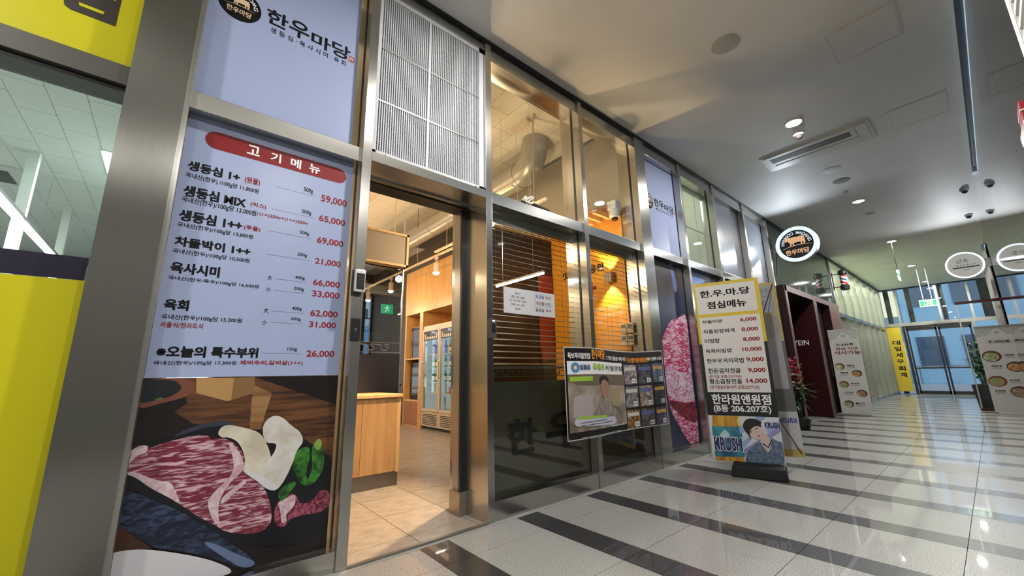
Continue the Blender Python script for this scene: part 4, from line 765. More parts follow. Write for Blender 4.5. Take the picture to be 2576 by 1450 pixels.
mb = MB(); FS.ring(mb, 2.715, 1.043, .055, .045, .45, .0032, 28); obj('blue_ring', mb, mat('ring_blue', (.05, .25, .62), .4), p)
mb = MB(); FS.ring(mb, 2.715, 1.043, .026, .022, .6, .0035, 20); obj('orange_ring', mb, ORI, p)
lettering(FS, [q for q in SBS_T], {'w': (WINK, .035), 'o': (ORI, .035), 'n': (BLUEI, .03), 'g': (GRI, .05), 'k': (INK, .01)}, .0068, p)
cols = [(3.462, 3.672), (3.70, 3.925), (3.955, 4.155)]; rows = [(.885, 1.083), (.655, .862), (.452, .628)]
random.seed(11); num = 1
for r_, (a0, a1) in enumerate(rows):
    for c_, (b0, b1) in enumerate(cols):
        col = [(.20, .17, .17), (.05, .05, .06), (.10, .11, .18), (.14, .13, .13), (.20, .16, .14), (.03, .03, .035), (.18, .09, .03), (.06, .055, .05), (.06, .05, .09)][num-1]
        mm = noise_col(mat('shop_photo_%d' % num, col, .4), tuple(c*.4 for c in col), tuple(min(1, c*2.2) for c in col), (28, 1, 40))
        mb = MB(); FS.rect(mb, b0, b1, a0, a1, .0026); obj('shop_photo', mb, mm, p)
        mb = MB(); FS.rect(mb, b0+.01, b1-.01, a1-.06, a1-.025, .0032); obj('shop_sign_photo', mb, mat('shop_band_%d' % (num % 3), [(.62, .35, .08), (.55, .53, .5), (.10, .12, .30)][num % 3], .4), p)
        mb = MB(); FS.rect(mb, b1-.085, b1-.012, a0+.012, a0+.055, .0032); obj('number_tag', mb, WINK, p)
        mb = MB(); FS.text(mb, '%d호점' % num, b1-.08, b1-.017, a0+.018, a0+.049, .0038, .02); obj('lettering', mb, INK, p); num += 1
for (a, b) in ((u0+.02, v1-.02), (u0+.02, v0+.02), (u1-.02, v1-.02)): mb = MB(); FS.ring(mb, a, b, .008, .008, .5, .0032, 14); obj('eyelet', mb, mat('brass', (.7, .5, .2), .3, 1.), p)
def sbsw(co):
    return Vector((co.x, co.y-.012*math.sin((co.x-2.585)*5.2), co.z-.022*math.sin(max(0, min(1, (co.x-3.0)/1.1))*math.pi)*(co.z-.6)/.6))
warp_children(p, sbsw, [2.585+.08*i for i in range(1, 20)], Vector((0, 2.3, .8)), Vector((1, 0, 0)))
# -- x-banner stand with the lunch menu, front and rear cloth, black weighted base
p = thing('banner_stand', (4.75, 1.72, 0), 'free-standing lunch menu banner with yellow border and beer picture on black weighted base', 'banner stand')
A, B = Vector((4.42, 2.04, 0)), Vector((4.61, 1.44, 0)); U = (B-A).normalized(); W = (B-A).length
FB = Face(A, U)
def cloth(face, par, rear=False):
    m = (lambda n_, c: mat(n_+('_rear' if rear else ''), tuple(.55*x+.12 for x in c) if rear else c, .4))
    mb = MB(); face.rect(mb, 0, W, .085, 1.945, .001, .001); c0 = obj('banner_cloth', mb, mat('banner_white_back' if rear else 'banner_white', (.50, .50, .52) if rear else (.66, .66, .66), .4), par)
    mb = MB(); face.rect(mb, 0, W, .535, 1.945, .0016, .0005); obj('black_ground', mb, m('xb_black', (.012, .012, .014)), par)
    mb = MB(); face.rect(mb, 0, W, 1.275, 1.945, .0022, .0005); obj('yellow_ground', mb, m('xb_yellow', (.66, .50, .03)), par)
    wt = mat('xb_white_rear', (.36, .36, .38), .4) if rear else mat('xb_white', (.70, .69, .68), .4)
    mb = MB(); face.rect(mb, .022, .592, 1.60, 1.912, .0028, .0005); obj('white_panel', mb, wt, par)
    mb = MB(); face.rect(mb, .025, .600, .77, 1.565, .0028, .0005); obj('white_panel', mb, wt, par)
    return c0
cloth(FB, p)
lettering(FB, XB_T, {'k': (INK, .035), 'k2': (INK, .03), 'K2': (INK, .02), 'r': (RED, .03), 'q': (RED, .02)}, .0034, p)
X = [q for q in XC_P if q[0] != 'pict']; cl3 = [(k, [(min(max(u, .006), W-.004), min(max(v, .092), .533)) for u, v in (smooth(pts) if k in ROUND else pts)]) for k, pts in X]
BOT = mat('beer_label', (.03, .12, .30), .35); noise_col(BOT, (.015, .03, .16), (.05, .30, .35), (6, 6, 6))
AMB = noise_col(mat('print_amber', (.5, .22, .02), .35), (.34, .14, .02), (.70, .38, .05), (20, 20, 3))
mb = MB(); FB.rect(mb, .30, W-.004, .09, .533, .0016, .0005); obj('picture_ground', mb, mat('print_sky_white', (.62, .66, .72), .4), p)
cmx = {'amber': ('picture_bottle', AMB), 'label': ('picture_label', BOT), 'mount': ('picture_mountain', mat('print_mount', (.02, .06, .18), .35)), 'ice': ('picture_ice', mat('print_ice', (.50, .66, .72), .35)), 'foam': ('picture_shine', mat('print_foam', (.75, .62, .2), .35)),
 'stripe': ('picture_stripe', mat('print_stripe', (.30, .42, .66), .35)), 'stripe2': ('picture_stripe', mat('print_stripe2', (.30, .26, .52), .35)), 'hair': ('picture_hair', mat('ph_hair', (.02, .015, .012), .4)), 'skin': ('picture_skin', mat('print_skin', (.62, .50, .46), .4)), 'lips': ('picture_lips', mat('print_lips', (.40, .05, .06), .4)), 'eye': ('picture_eye', INK), 'denim': ('picture_jacket', noise_col(mat('print_denim', (.10, .16, .24), .5), (.06, .10, .17), (.17, .24, .34), (40, 40, 40))), 'strap': ('picture_strap', INK)}
polys(FB, cl3, cmx, .0024, p, .0004)
lettering(FB, [q for q in XC_T if q[-1] == 'w'], {'w': (WINK, .03)}, .0034, p)
T2 = [q for q in XC_T if q[-1] == 'n']
t0 = T2[0]
lettering(FB, [('KRUSH', t0[1]-.004, t0[2]+.004, t0[3]-.006, t0[4]+.006, 'w')], {'w': (WINK, .05)}, .0095, p)
lettering(FB, T2, {'n': (mat('krush_navy', (.015, .02, .10), .4), .03)}, .0100, p)
for (a, b) in ((.018, 1.93), (W-.018, 1.93), (.018, .105), (W-.018, .105)): mb = MB(); FB.ring(mb, a, b, .011, .011, .45, .004, 14); obj('eyelet', mb, mat('brass', (.7, .5, .2), .3, 1.), p)
# rear cloth, seen from behind (mirrored print showing through)
A2, B2_ = Vector((4.86, 1.99, .10)), Vector((5.08, 1.42, .0)); U2 = (B2_-A2); U2.z = 0; U2.normalize()
FR = Face(Vector((4.86, 1.99, .02)), U2, Vector((.02, .02, 1)))
cloth(FR, p, True)
RI = mat('show_through_ink', (.25, .25, .27), .5)
mb = MB()
for t_, a, b, v0_, v1_ in (('한.우.마.당', .05, .58, 1.78, 1.88), ('점심메뉴', .1, .52, 1.64, 1.74)): FR.text(mb, t_, b, a, v0_, v1_, .0034, .03)
obj('mirrored_lettering', mb, RI, p)
mb = MB(); FR.text(mb, 'KRUSH', W-.02, W-.18, .42, .47, .0034, .03); obj('mirrored_lettering', mb, BLUEI, p)
mb = MB(); FR.rect(mb, .0, W, .085, .16, .0036, .0005); obj('picture_ground', mb, mat('rear_amber', (.45, .33, .10), .5), p)
mb = MB(); FR.disc(mb, W-.14, 1.45, .125, .14, .0036); obj('picture_bowl', mb, mat('rear_bowl', (.34, .30, .29), .5), p)
# base + spine + arms
bb = Vector((4.62, 1.68, 0)); Ux = U; Nx = U.cross(Vector((0, 0, 1)))
def P3(u, n, z): return bb+Ux*u+Nx*n+Vector((0, 0, z))
mb = MB(); vs = []
for (u, n, z) in [(-.27, -.24, 0), (.27, -.24, 0), (.27, .24, 0), (-.27, .24, 0), (-.25, -.20, .085), (.25, -.20, .085), (.25, .21, .085), (-.25, .21, .085)]: vs.append(P3(u*.86, n+(.10 if n > 0 else .02), z*1.15))
mb.add(vs, [(0, 3, 2, 1), (4, 5, 6, 7), (0, 1, 5, 4), (1, 2, 6, 5), (2, 3, 7, 6), (3, 0, 4, 7)]); obj('weighted_base', mb, mat('rough_black_plastic', (.010, .010, .010), .6, spec=.2), p, bevel=.012)
BM = mat('black_metal_rod', (.02, .02, .02), .3, .6)
obj('spine', MB().cyl(P3(0, .03, .08), P3(0, .03, 1.0), .011, 10), BM, p)
c0 = P3(0, .03, 1.0)
for f_, n0 in ((FB, .004), (FR, -.004)):
    for a, b in ((.018, 1.93), (W-.018, 1.93), (.018, .105), (W-.018, .105)):
        obj('arm', MB().cyl(c0, f_.P(a, b, -.004), .0045, 6), BM, p)
# -- lit round sign on the corner post
p = thing('round_sign', (8.74, 2.0, 3.28), 'glowing round sign with tan cow and arched lettering on black, sticking out from the wall', 'sign')
FH = Face((8.72, 0, 0), (0, -1, 0)); cy, cz, r = -1.995, 3.285, .338
mb = MB(); mb.cyl((8.725, 1.995, cz), (8.83, 1.995, cz), r, 48); obj('case', mb, mat('sign_case', (.3, .3, .3), .4, .6), p)
mb = MB(); FH.ring(mb, cy, cz, r, r, .80, .004, 48); obj('glowing_rim', mb, emis('sign_glow', (.72, .86, 1.), .62), p, label='bluish white lit rim')
mb = MB(); FH.disc(mb, cy, cz, r*.805, r*.805, .003, 48); obj('black_face', mb, BLACK, p)
S, f = cowmap(cy, cz, r); LT = emis('lit_tan', (.95, .55, .28), .38); LW = emis('lit_white', (.8, .85, .95), .42)
mb = MB(); FH.poly(mb, [f(q) for q in S['cow']], .005, .001); obj('cow_emblem', mb, LT, p)
mb = MB(); FH.poly(mb, [f(q) for q in S['line']], .005, .001); FH.text(mb, '한우마당', cy-.55*r, cy+.55*r, cz-.58*r, cz-.28*r, .005, .035); obj('lettering', mb, LT, p)
mb = MB(); s = 'HANWOO MADANG'; n = len(s)
for i, ch in enumerate(s):
    if ch == ' ': continue
    a = R(170-160*i/(n-1)); vs, fs = glyphs(ch, .02); wch = max(v[0] for v in vs)-min(v[0] for v in vs); x0 = min(v[0] for v in vs); k = .235*r
    mb.add([FH.P(cy+(y*k+.56*r)*math.cos(a)+(x-x0-wch/2)*k*math.sin(a), cz+(y*k+.56*r)*math.sin(a)-(x-x0-wch/2)*k*math.cos(a), .005) for x, y in vs], fs)
obj('lettering', mb, LW, p)
bx('bracket', (8.74, 8.78, 2.31, 2.40, 3.2, 3.37), ALU, p); bx('bracket_arm', (8.75, 8.77, 2.30, 2.42, 3.27, 3.30), ALU, p)
obj('power_cable', MB().tube([(8.76, 2.33, 3.2), (8.72, 2.36, 3.05), (8.70, 2.37, 2.9), (8.69, 2.385, 2.75)], .006, 6), BLACK, p)
obj('power_cable', MB().tube([(8.76, 2.38, 3.3), (8.66, 2.38, 3.28), (8.64, 2.38, 3.4), (8.66, 2.385, 3.5)], .005, 6), BLACK, p)
spot('sign_light', (8.71, 1.995, 3.285), 38, (.8, .9, 1.), (0, R(90), 0), R(172), 1., p, .02)
# -- dark red portal
p = thing('salon_portal', (10.7, 2.35, 0), 'dark red projecting portal frame with two door openings, beside the round sign', 'portal')
def pb(n, d, m=MAROON): return bx(n, d, m, p)
pb('post', (8.64, 8.78, 2.29, 2.42, 0, 2.55)); pb('post_front', (8.66, 8.78, 2.283, 2.29, 0, 2.55), MAROON_L)
pb('lintel', (8.78, 12.8, 2.29, 2.42, 2.44, 2.55)); pb('lintel_front', (8.64, 12.8, 2.283, 2.29, 2.44, 2.552), MAROON_L)
pb('post', (10.51, 10.78, 2.29, 3.4, 0, 2.44)); pb('post_front', (10.51, 10.64, 2.283, 2.29, 0, 2.44), MAROON_L)
pb('right_panel', (11.83, 12.8, 2.29, 2.42, 0, 2.44)); pb('panel_front', (11.83, 12.8, 2.283, 2.29, 0, 2.44), MAROON_L)
pb('recess_ceiling', (8.78, 11.83, 2.42, 3.6, 2.44, 2.5), mat('dark_void', (.01, .004, .004), .6)); pb('recess_side', (8.70, 8.78, 2.42, 3.6, 0, 2.44)); pb('recess_back', (8.78, 11.83, 3.3, 3.4, 0, 2.44), MAROON)
pb('door_leaf', (10.78, 11.83, 2.44, 2.48, 0, 2.44), mat('salon_door', (.012, .006, .006), .5, spec=.2)); pb('door_handle', (11.6, 11.63, 2.39, 2.41, .8, 1.4), STEEL_D); pb('recess_side', (11.83, 11.9, 2.42, 3.6, 0, 2.5))  # last side piece added to block light leaking past the door
bx('floor_recess', (8.78, 10.51, 2.42, 3.3, -.02, .004), GRAN, p)
FY_ = Face((10.505, 0, 0), (0, -1, 0)); mb = MB(); FY_.text(mb, 'YEIN', -2.78, -2.49, 1.49, 1.60, .003, .01); obj('lettering', mb, WINK, p)
mb = MB(); Face((0, 2.283, 0), (1, 0, 0)).text(mb, 'YEIN', 8.86, 9.15, 2.475, 2.52, .002, .01); obj('lettering', mb, BLACK, p)
# -- barber pole
p = thing('barber_pole', (13.34, 2.17, 3.26), 'striped red white and blue barber pole with black caps high on the wall', 'barber pole')
c = (13.34, 2.17)
obj('lower_cap', MB().lathe([(.07, -.12), (.105, -.10), (.105, .0), (.07, .03)], (c[0], c[1], 3.11), 18), BLACK, p); obj('upper_cap', MB().lathe([(.07, -.04), (.105, -.01), (.105, .07), (.07, .11)], (c[0], c[1], 3.42), 18), BLACK, p)
BP = mat('barber_stripes', (.8, .8, .8), .25); b_ = BP.node_tree.nodes['Principled BSDF']
tcn = nd(BP, 'ShaderNodeTexCoord'); sp_ = nd(BP, 'ShaderNodeSeparateXYZ'); at = nd(BP, 'ShaderNodeMath', operation='ARCTAN2'); m1 = nd(BP, 'ShaderNodeMath', operation='MULTIPLY'); m1.inputs[1].default_value = 1/6.2832; m2 = nd(BP, 'ShaderNodeMath', operation='MULTIPLY'); m2.inputs[1].default_value = 5.; ad = nd(BP, 'ShaderNodeMath', operation='ADD'); fr = nd(BP, 'ShaderNodeMath', operation='FRACT'); rp = nd(BP, 'ShaderNodeValToRGB'); rp.color_ramp.interpolation = 'CONSTANT'
lk(BP, tcn.outputs['Object'], sp_.inputs[0]); lk(BP, sp_.outputs['Y'], at.inputs[0]); lk(BP, sp_.outputs['X'], at.inputs[1]); lk(BP, at.outputs[0], m1.inputs[0]); lk(BP, sp_.outputs['Z'], m2.inputs[0]); lk(BP, m1.outputs[0], ad.inputs[0]); lk(BP, m2.outputs[0], ad.inputs[1]); lk(BP, ad.outputs[0], fr.inputs[0]); lk(BP, fr.outputs[0], rp.inputs[0]); lk(BP, rp.outputs[0], b_.inputs['Base Color'])
e = rp.color_ramp.elements; e[0].color = (.5, .02, .03, 1); e[0].position = 0; e[1].position = .28; e[1].color = (.8, .8, .8, 1); q = e.new(.5); q.color = (.05, .06, .3, 1); q = e.new(.72); q.color = (.8, .8, .8, 1)
cyl = obj('striped_cylinder', MB().lathe([(.078, -.15), (.078, .15)], (0, 0, 0), 20), BP); cyl.parent = p; cyl.location = (0, 0, 0.0)
for z in (3.09, 3.44): obj('bracket_arm', MB().tube([(c[0], c[1]+.06, z), (c[0], 2.33, z), (c[0], 2.43, z-.0)], .012, 8), BLACK, p)
obj('wall_plate', MB().box(c[0]-.02, c[0]+.02, 2.38, 2.40, 3.02, 3.5), BLACK, p)
area('barber_light', (c[0]-.12, c[1]-.1, 3.26), .05, .3, (1, 1, 1), (0, R(90), 0), parent=p)
# -- two cream food banners, yellow banner at the end
def food_banner(A, B, z0, z1, label, grp, code, spots, tilt=0.):
    A = Vector((A[0], A[1], 0)); B = Vector((B[0], B[1], 0)); p = thing('food_banner', ((A.x+B.x)/2, (A.y+B.y)/2, 0), label, 'banner', grp)
    U = (B-A); W = U.length; U.normalize(); V = Vector((tilt, 0, 1)); Fb = Face((A.x, A.y, 0), U, V); H_ = z1-z0
    CR = mat('cream_banner', (.50, .49, .46), .5); LN = mat('banner_green_line', (.20, .24, .18), .5); BR = mat('brown_title', (.16, .05, .03), .5)
    mb = MB(); Fb.rect(mb, 0, W, z0, z1, .001, .002); obj('banner_cloth', mb, CR, p)
    mb = MB(); n = 30
    for i in range(n): Fb.rect(mb, .01+(W-.02)*i/n, .01+(W-.02)*(i+.45)/n, z1-.24+.07*math.sin(math.pi*i/n), z1-.015, .0018, .0004)
    obj('stripe_band', mb, LN, p)
    mb = MB(); Fb.poly(mb, [(W/2+.095*(1+.18*math.cos(4*a))*math.cos(a), z1-.16+.085*(1+.18*math.cos(4*a))*math.sin(a)) for a in [2*math.pi*k/36 for k in range(36)]], .0024); obj('title_badge', mb, CR, p)
    mb = MB(); Fb.text(mb, '군조', W/2-.035, W/2+.035, z1-.165, z1-.12, .003, .01); Fb.text(mb, code, W/2-.14, W/2+.15, z1-.345, z1-.30, .003, .035); obj('lettering', mb, INK, p)
    mb = MB(); a = (W/2-.18, W/2+.18, z1-.365, z1-.28)
    for q in ((a[0], a[1], a[2], a[2]+.004), (a[0], a[1], a[3]-.004, a[3]), (a[0], a[0]+.004, a[2], a[3]), (a[1]-.004, a[1], a[2], a[3])): Fb.rect(mb, *q, .0024, .0004)
    obj('code_box', mb, LN, p)
    if spots[0]:
        mb = MB(); Fb.text(mb, '점심·저녁', W/2-.17, W/2+.2, z1-.445, z1-.385, .003, .03); Fb.text(mb, '식사가능', W/2-.2, W/2+.24, z1-.545, z1-.46, .003, .045); obj('title_lettering', mb, BR, p)
    for k, (u, v, r) in enumerate(spots[1]):
        rim = mat('dish_rim_%d' % (k % 3), [(.10, .03, .02), (.03, .03, .03), (.16, .05, .03)][k % 3], .4); fill = noise_col(mat('dish_food_%d' % (k % 4), (.3, .2, .1), .4), [(.12, .16, .04), (.30, .06, .02), (.30, .24, .12), (.16, .08, .04)][k % 4], [(.50, .50, .32), (.45, .32, .10), (.20, .26, .08), (.42, .34, .24)][k % 4], (16, 16, 16))
        mb = MB(); Fb.disc(mb, u, v, r, r*.86, .0022, 26); obj('picture_dish', mb, rim, p)
        mb = MB(); Fb.disc(mb, u-.012, v-.012, r*.80, r*.66, .0028, 22); obj('picture_food', mb, fill, p)
        mb = MB(); uu = u+r+.03 if u < W/2 else u-r-.20; uu = max(.02, min(uu, W-.19))
        Fb.text(mb, ['차돌된장', '해물전골', '육개장', '김치전골', '불고기'][k % 5], uu, uu+.14, v+.0, v+.035, .003, .03)
        for q in range(2): Fb.rect(mb, uu, uu+.15, v-.022-.014*q, v-.019-.014*q, .003, .0004)
        obj('lettering', mb, INK, p)
    bx('foot', (min(A.x, B.x)-.10, max(A.x, B.x)+.12, min(A.y, B.y)+.05, max(A.y, B.y)-.05, 0, .035), mat('silver_foot', (.45, .45, .45), .3, .8), p, bevel=.005)
    obj('pole', MB().cyl(Fb.P(W/2, .03, -.03), Fb.P(W/2, z1-.02, -.03), .009, 8), ALU, p); bx_ = MB(); Fb.rect(bx_, -.005, W+.005, z1-.012, z1+.006, .008, .016); obj('top_rail', bx_, ALU, p)
    return p
food_banner((11.25, 2.29), (11.36, 1.79), .035, 1.82, 'cream banner listing lunch and dinner dishes, standing by the dark red portal on the left', 'restaurant food banners', 'B-202호', (True, [(.10, 1.02, .085), (.37, .87, .085), (.12, .64, .085), (.39, .45, .09), (.14, .23, .085)]), .012)
food_banner((13.15, .145), (13.2, -.455), .035, 1.80, 'cream banner with big bowls of food at the right edge, beside the potted plant', 'restaurant food banners', 'B-202호', (False, [(.15, 1.17, .135), (.43, .95, .12), (.14, .66, .13), (.40, .45, .13)]), .0)
p = thing('tax_office_banner', (20.7, 2.2, .1), 'narrow yellow banner with black vertical letters at the corridor end', 'banner')
Fe = Face((20.76, 0, 0), (0, -1, 0)); mb = MB(); Fe.rect(mb, -2.41, -2.02, .10, 2.46, .004, .008); obj('sheet', mb, YELB, p)
lettering(Fe, YB_T, {'k': (INK, .03)}, .006, p); bx('top_rod', (20.74, 20.76, 2.02, 2.41, 2.455, 2.475), ALU, p)
# -- round lit restaurant sign on the right wall
p = thing('round_sign', (12.6, 0, 3.07), 'white glowing round sign with thin black lettering on the right-hand wall', 'sign')
Fi = Face((12.6, 0, 0), (0, -1, 0)); cy, cz, r = -.03, 3.07, .283
obj('case', MB().cyl((12.605, -cy, cz), (12.70, -cy, cz), r, 44), mat('sign_case'), p)
mb = MB(); Fi.ring(mb, cy, cz, r, r, .88, .004, 44); obj('glowing_rim', mb, emis('rim_white', (.85, .93, 1.), .7), p)
mb = MB(); Fi.disc(mb, cy, cz, r*.885, r*.885, .003, 44); obj('lit_face', mb, emis('face_warm_white', (.80, .80, .72), .2), p)
lettering(Fi, [('군조', -.14, .04, 3.12, 3.20, 'k'), ('I Z A K A Y A', -.17, .13, 3.055, 3.09, 's'), ('居酒屋', -.06, .02, 2.955, 2.98, 's')], {'k': (INK, .0), 's': (INK, .0)}, .005, p)
mb = MB(); Fi.rect(mb, -.21, .17, 3.01, 3.035, .005); obj('black_bar', mb, INK, p)
mb = MB(); Fi.text(mb, 'Japanese Dining Lunch & Dinner', -.19, .15, 3.014, 3.031, .006, .0); obj('lettering', mb, WINK, p)
bx('bracket', (12.63, 12.67, WR, -.25, 2.98, 3.16), ALU, p)
spot('sign_light', (12.59, .03, 3.07), 60, (.9, .95, 1.), (0, R(90), 0), R(172), 1., p, .02)
# -- dark red gate of that restaurant
p = thing('entrance_gate', (13.95, -.05, 0), 'tall thin dark red gate post with a crossbar reaching into the corridor at the right', 'gate')
bx('tall_post', (13.9, 14.0, -.475, -.415, 0, 3.88), MAROON, p); bx('tall_post', (14.25, 14.35, -.47, -.42, 0, 3.88), MAROON, p); bx('post_glass', (14.0, 14.25, -.45, -.44, 0, 3.88), CLR, p)
bx('crossbar', (13.93, 13.98, -.42, .345, 2.39, 2.45), MAROON, p); bx('slim_post', (13.94, 13.965, .32, .343, 0, 2.39), ALU, p)
bx('foot_rail', (13.93, 13.98, -.42, .345, .0, .05), MAROON, p)
# -- planter
p = thing('potted_plant', (14.6, .2, 0), 'leafy green plant in a square black planter near the street doors', 'plant')
mb = MB(); V = []
for z, s_ in ((.0, .17), (.55, .22)): V += [(14.6-s_, .2-s_, z), (14.6+s_, .2-s_, z), (14.6+s_, .2+s_, z), (14.6-s_, .2+s_, z)]
mb.add(V, [(0, 3, 2, 1), (4, 5, 6, 7), (0, 1, 5, 4), (1, 2, 6, 5), (2, 3, 7, 6), (3, 0, 4, 7)]); obj('planter', mb, mat('planter_black', (.012, .014, .013), .3), p)
bx('soil', (14.42, 14.78, .02, .38, .53, .556), mat('soil', (.03, .02, .012), .9), p)
random.seed(5); LG = noise_col(mat('leaf_green', (.04, .14, .03), .45), (.015, .06, .015), (.08, .24, .05), (8, 8, 8)); lv = MB(); st = MB()
def leaf(mb, c, d, L, w):
    d = Vector(d).normalized(); s_ = d.cross(Vector((0, 0, 1))); s_ = s_.normalized() if s_.length > .01 else Vector((1, 0, 0)); n_ = d.cross(s_)
    c = Vector(c); mb.add([c, c+d*L*.45+s_*w-n_*.0, c+d*L*.5+n_*.012, c+d*L, c+d*L*.45-s_*w], [(0, 1, 2), (1, 3, 2), (0, 2, 4), (2, 3, 4)])
for i in range(7):
    a = i*.9; top = Vector((14.6+.16*math.cos(a), .2+.14*math.sin(a), random.uniform(1.1, 1.65))); st.tube([(14.6+.05*math.cos(a), .2+.05*math.sin(a), .55), top], .008, 6)
    for k in range(34):
        t_ = random.uniform(.25, 1.05); c = Vector((14.6, .2, .55)).lerp(top, t_)
        leaf(lv, c, (random.uniform(-1, 1), random.uniform(-1, 1), random.uniform(-.5, .5)), random.uniform(.10, .18), .03)
obj('stems', st, mat('stem_green', (.08, .10, .04), .6), p); obj('foliage', lv, LG, p, kind='stuff')
# -- congratulation flowers beside the portal
p = thing('flower_stand', (8.25, 2.22, 0), 'red and cream congratulation flowers over long dark green leaves, half hidden behind banner', 'flowers')
obj('stand_pole', MB().cyl((8.25, 2.24, 0), (8.25, 2.24, 1.0), .02, 8), BM, p); obj('pot', MB().lathe([(.10, 0), (.14, .18), (.13, .19)], (8.25, 2.24, 0), 14), BLACK, p)
random.seed(9)
for nm_, m_, z0, z1, n_ in (('red_blooms', mat('petal_red', (.50, .03, .06), .5), .68, 1.15, 22), ('cream_blooms', mat('petal_cream', (.66, .62, .44), .5), .62, .92, 16), ('pink_blooms', mat('petal_pink', (.62, .16, .26), .5), .92, 1.18, 12)):
    mb = MB()
    for i in range(n_):
        c = (8.25+random.uniform(-.10, .10), 2.25+random.uniform(-.09, .09), random.uniform(z0, z1))
        for q in range(7): a = q*.9; leaf(mb, c, (math.cos(a), math.sin(a), random.uniform(.1, .8)), .055, .02)
    obj(nm_, mb, m_, p, kind='stuff')
mb = MB()
for i in range(26): leaf(mb, (8.25, 2.24, random.uniform(.45, .75)), (random.uniform(-1, 1), random.uniform(-1, .5), random.uniform(-.9, .4)), random.uniform(.22, .36), .03)
obj('long_leaves', mb, mat('dark_leaf', (.015, .05, .02), .4), p)
mb = MB()
for i in range(8): leaf(mb, (8.25, 2.2, random.uniform(.5, 1.1)), (random.uniform(-1, 1), -1, .6), .12, .012)
obj('bright_leaf_tips', mb, mat('lime_leaf', (.22, .50, .08), .4), p)
# ================================================================== CEILING FIXTURES
xsd = [(5.40, 1.05), (9.05, 1.05), (12.71, 1.05), (16.38, 1.05), (19.95, 1.05), (1.75, 1.05), (-1.9, 1.05), (1.0, -1.7), (-2.2, -1.7)]  # last two are unseen lamps added to light the hall
nm_ = ['nearest one, beside the small dome camera', 'just past the round ceiling vents', 'with the hanging arrow exit sign below it', 'fourth in view along the corridor', 'last one before the street doors', 'right above the shop entrance', 'behind the viewer', 'added out of view over the hall beside the viewer', 'added out of view in the far corner behind the viewer']
for i, (x, yd) in enumerate(xsd):
    p = thing('downlight', (x, yd, CZ), 'round white recessed downlight, '+nm_[i], 'ceiling light', 'corridor downlights')
    mb = MB(); mb.sm = True; n = 28; vs = []; prof = [(.098, 0), (.098, -.006), (.082, -.009), (.078, .0)]
    for r_, z in prof:
        for k in range(n): vs.append((x+r_*math.cos(6.2832*k/n), yd+r_*math.sin(6.2832*k/n), CZ+z))
    fs = []
    for j in range(3):
        for k in range(n): fs.append((j*n+k, (j+1)*n+k, (j+1)*n+(k+1) % n, j*n+(k+1) % n))
    mb.add(vs, fs); obj('trim_ring', mb, WHITE, p)
    obj('diffuser', MB().cyl((x, yd, CZ-.003), (x, yd, CZ-.0005), .079, 28), emis('lamp_face', (1., .97, .93), 9.), p)
    area('lamp', (x, yd, CZ-.02), .15, (46. if x > 0 else 40.), COOL, parent=p)
def discfix(nm, x, y, r, m, lab, cat, h=.012):
    p = thing(nm, (x, y, CZ), lab, cat); obj('body', MB().lathe([(r, 0), (r, -h*.6), (r*.8, -h), (.002, -h)], (x, y, CZ), 24), m, p); return p
discfix('ceiling_speaker', 3.51, 1.07, .115, mat('grille_mid', (.42, .40, .37), .6), 'round flat ceiling speaker nearest the viewer', 'speaker')
discfix('ceiling_speaker', 7.23, 1.06, .11, mat('grille_grey'), 'pale round ceiling speaker, nearer of the pair past the air conditioner', 'speaker')
discfix('ceiling_vent_disc', 7.79, 1.05, .11, mat('grille_dark', (.24, .24, .23), .6), 'darker round ceiling vent beside the pale speaker', 'vent')
discfix('smoke_detector', 10.04, 1.01, .055, WHITE, 'small white smoke detector between second and third downlights', 'smoke detector', .04)
discfix('sprinkler', 8.35, 1.1, .03, ALU, 'tiny metal sprinkler head past the ceiling vent', 'sprinkler', .03)
def dome(x, y, lab, s=1., base=WHITE):
    p = thing('dome_camera', (x, y, CZ), lab, 'security camera'); obj('base_ring', MB().lathe([(.062*s, 0), (.062*s, -.03*s), (.05*s, -.04*s)], (x, y, CZ), 22), base, p)
    obj('smoked_dome', MB().lathe([(.046*s, -.038*s), (.042*s, -.058*s), (.028*s, -.075*s), (.002, -.083*s)], (x, y, CZ), 18), mat('smoked_dome', (.06, .05, .05), .08), p)
dome(5.70, 1.08, 'small white dome camera next to the nearest downlight')
dome(9.88, -.19, 'grey dome camera by the right wall above the gate, nearer one', .9, ALU); dome(11.69, -.19, 'grey dome camera by the right wall, farther one', .9, ALU)
# air conditioner
p = thing('ceiling_air_conditioner', (6.3, 1.04, CZ), 'long one-way ceiling air conditioner panel with a dark intake slot', 'air conditioner')
AC = mat('ac_white', (.60, .60, .58), .4)
mb = MB(); mb.box(6.02, 6.56, .46, 1.64, CZ-.012, CZ); obj('panel', mb, AC, p); mb = MB(); mb.box(6.05, 6.53, .50, 1.60, CZ-.024, CZ-.012); obj('raised_frame', mb, AC, p, bevel=.004)
pt = bx('intake_slot', (6.13, 6.27, .66, 1.54, CZ-.027, CZ-.022), mat('dark_intake', (.035, .034, .03), .6), p)
mb = MB()
for i in range(22): mb.box(6.13, 6.27, .67+i*.04, .675+i*.04, CZ-.0285, CZ-.026)
sub(pt, 'fins', mb, mat('fin_grey', (.08, .08, .075), .5)); bx('air_flap', (6.36, 6.47, .58, 1.54, CZ-.030, CZ-.024), AC, p, bevel=.002); bx('cover_line', (6.05, 6.53, .60, .604, CZ-.026, CZ-.023), mat('fin_grey'), p)
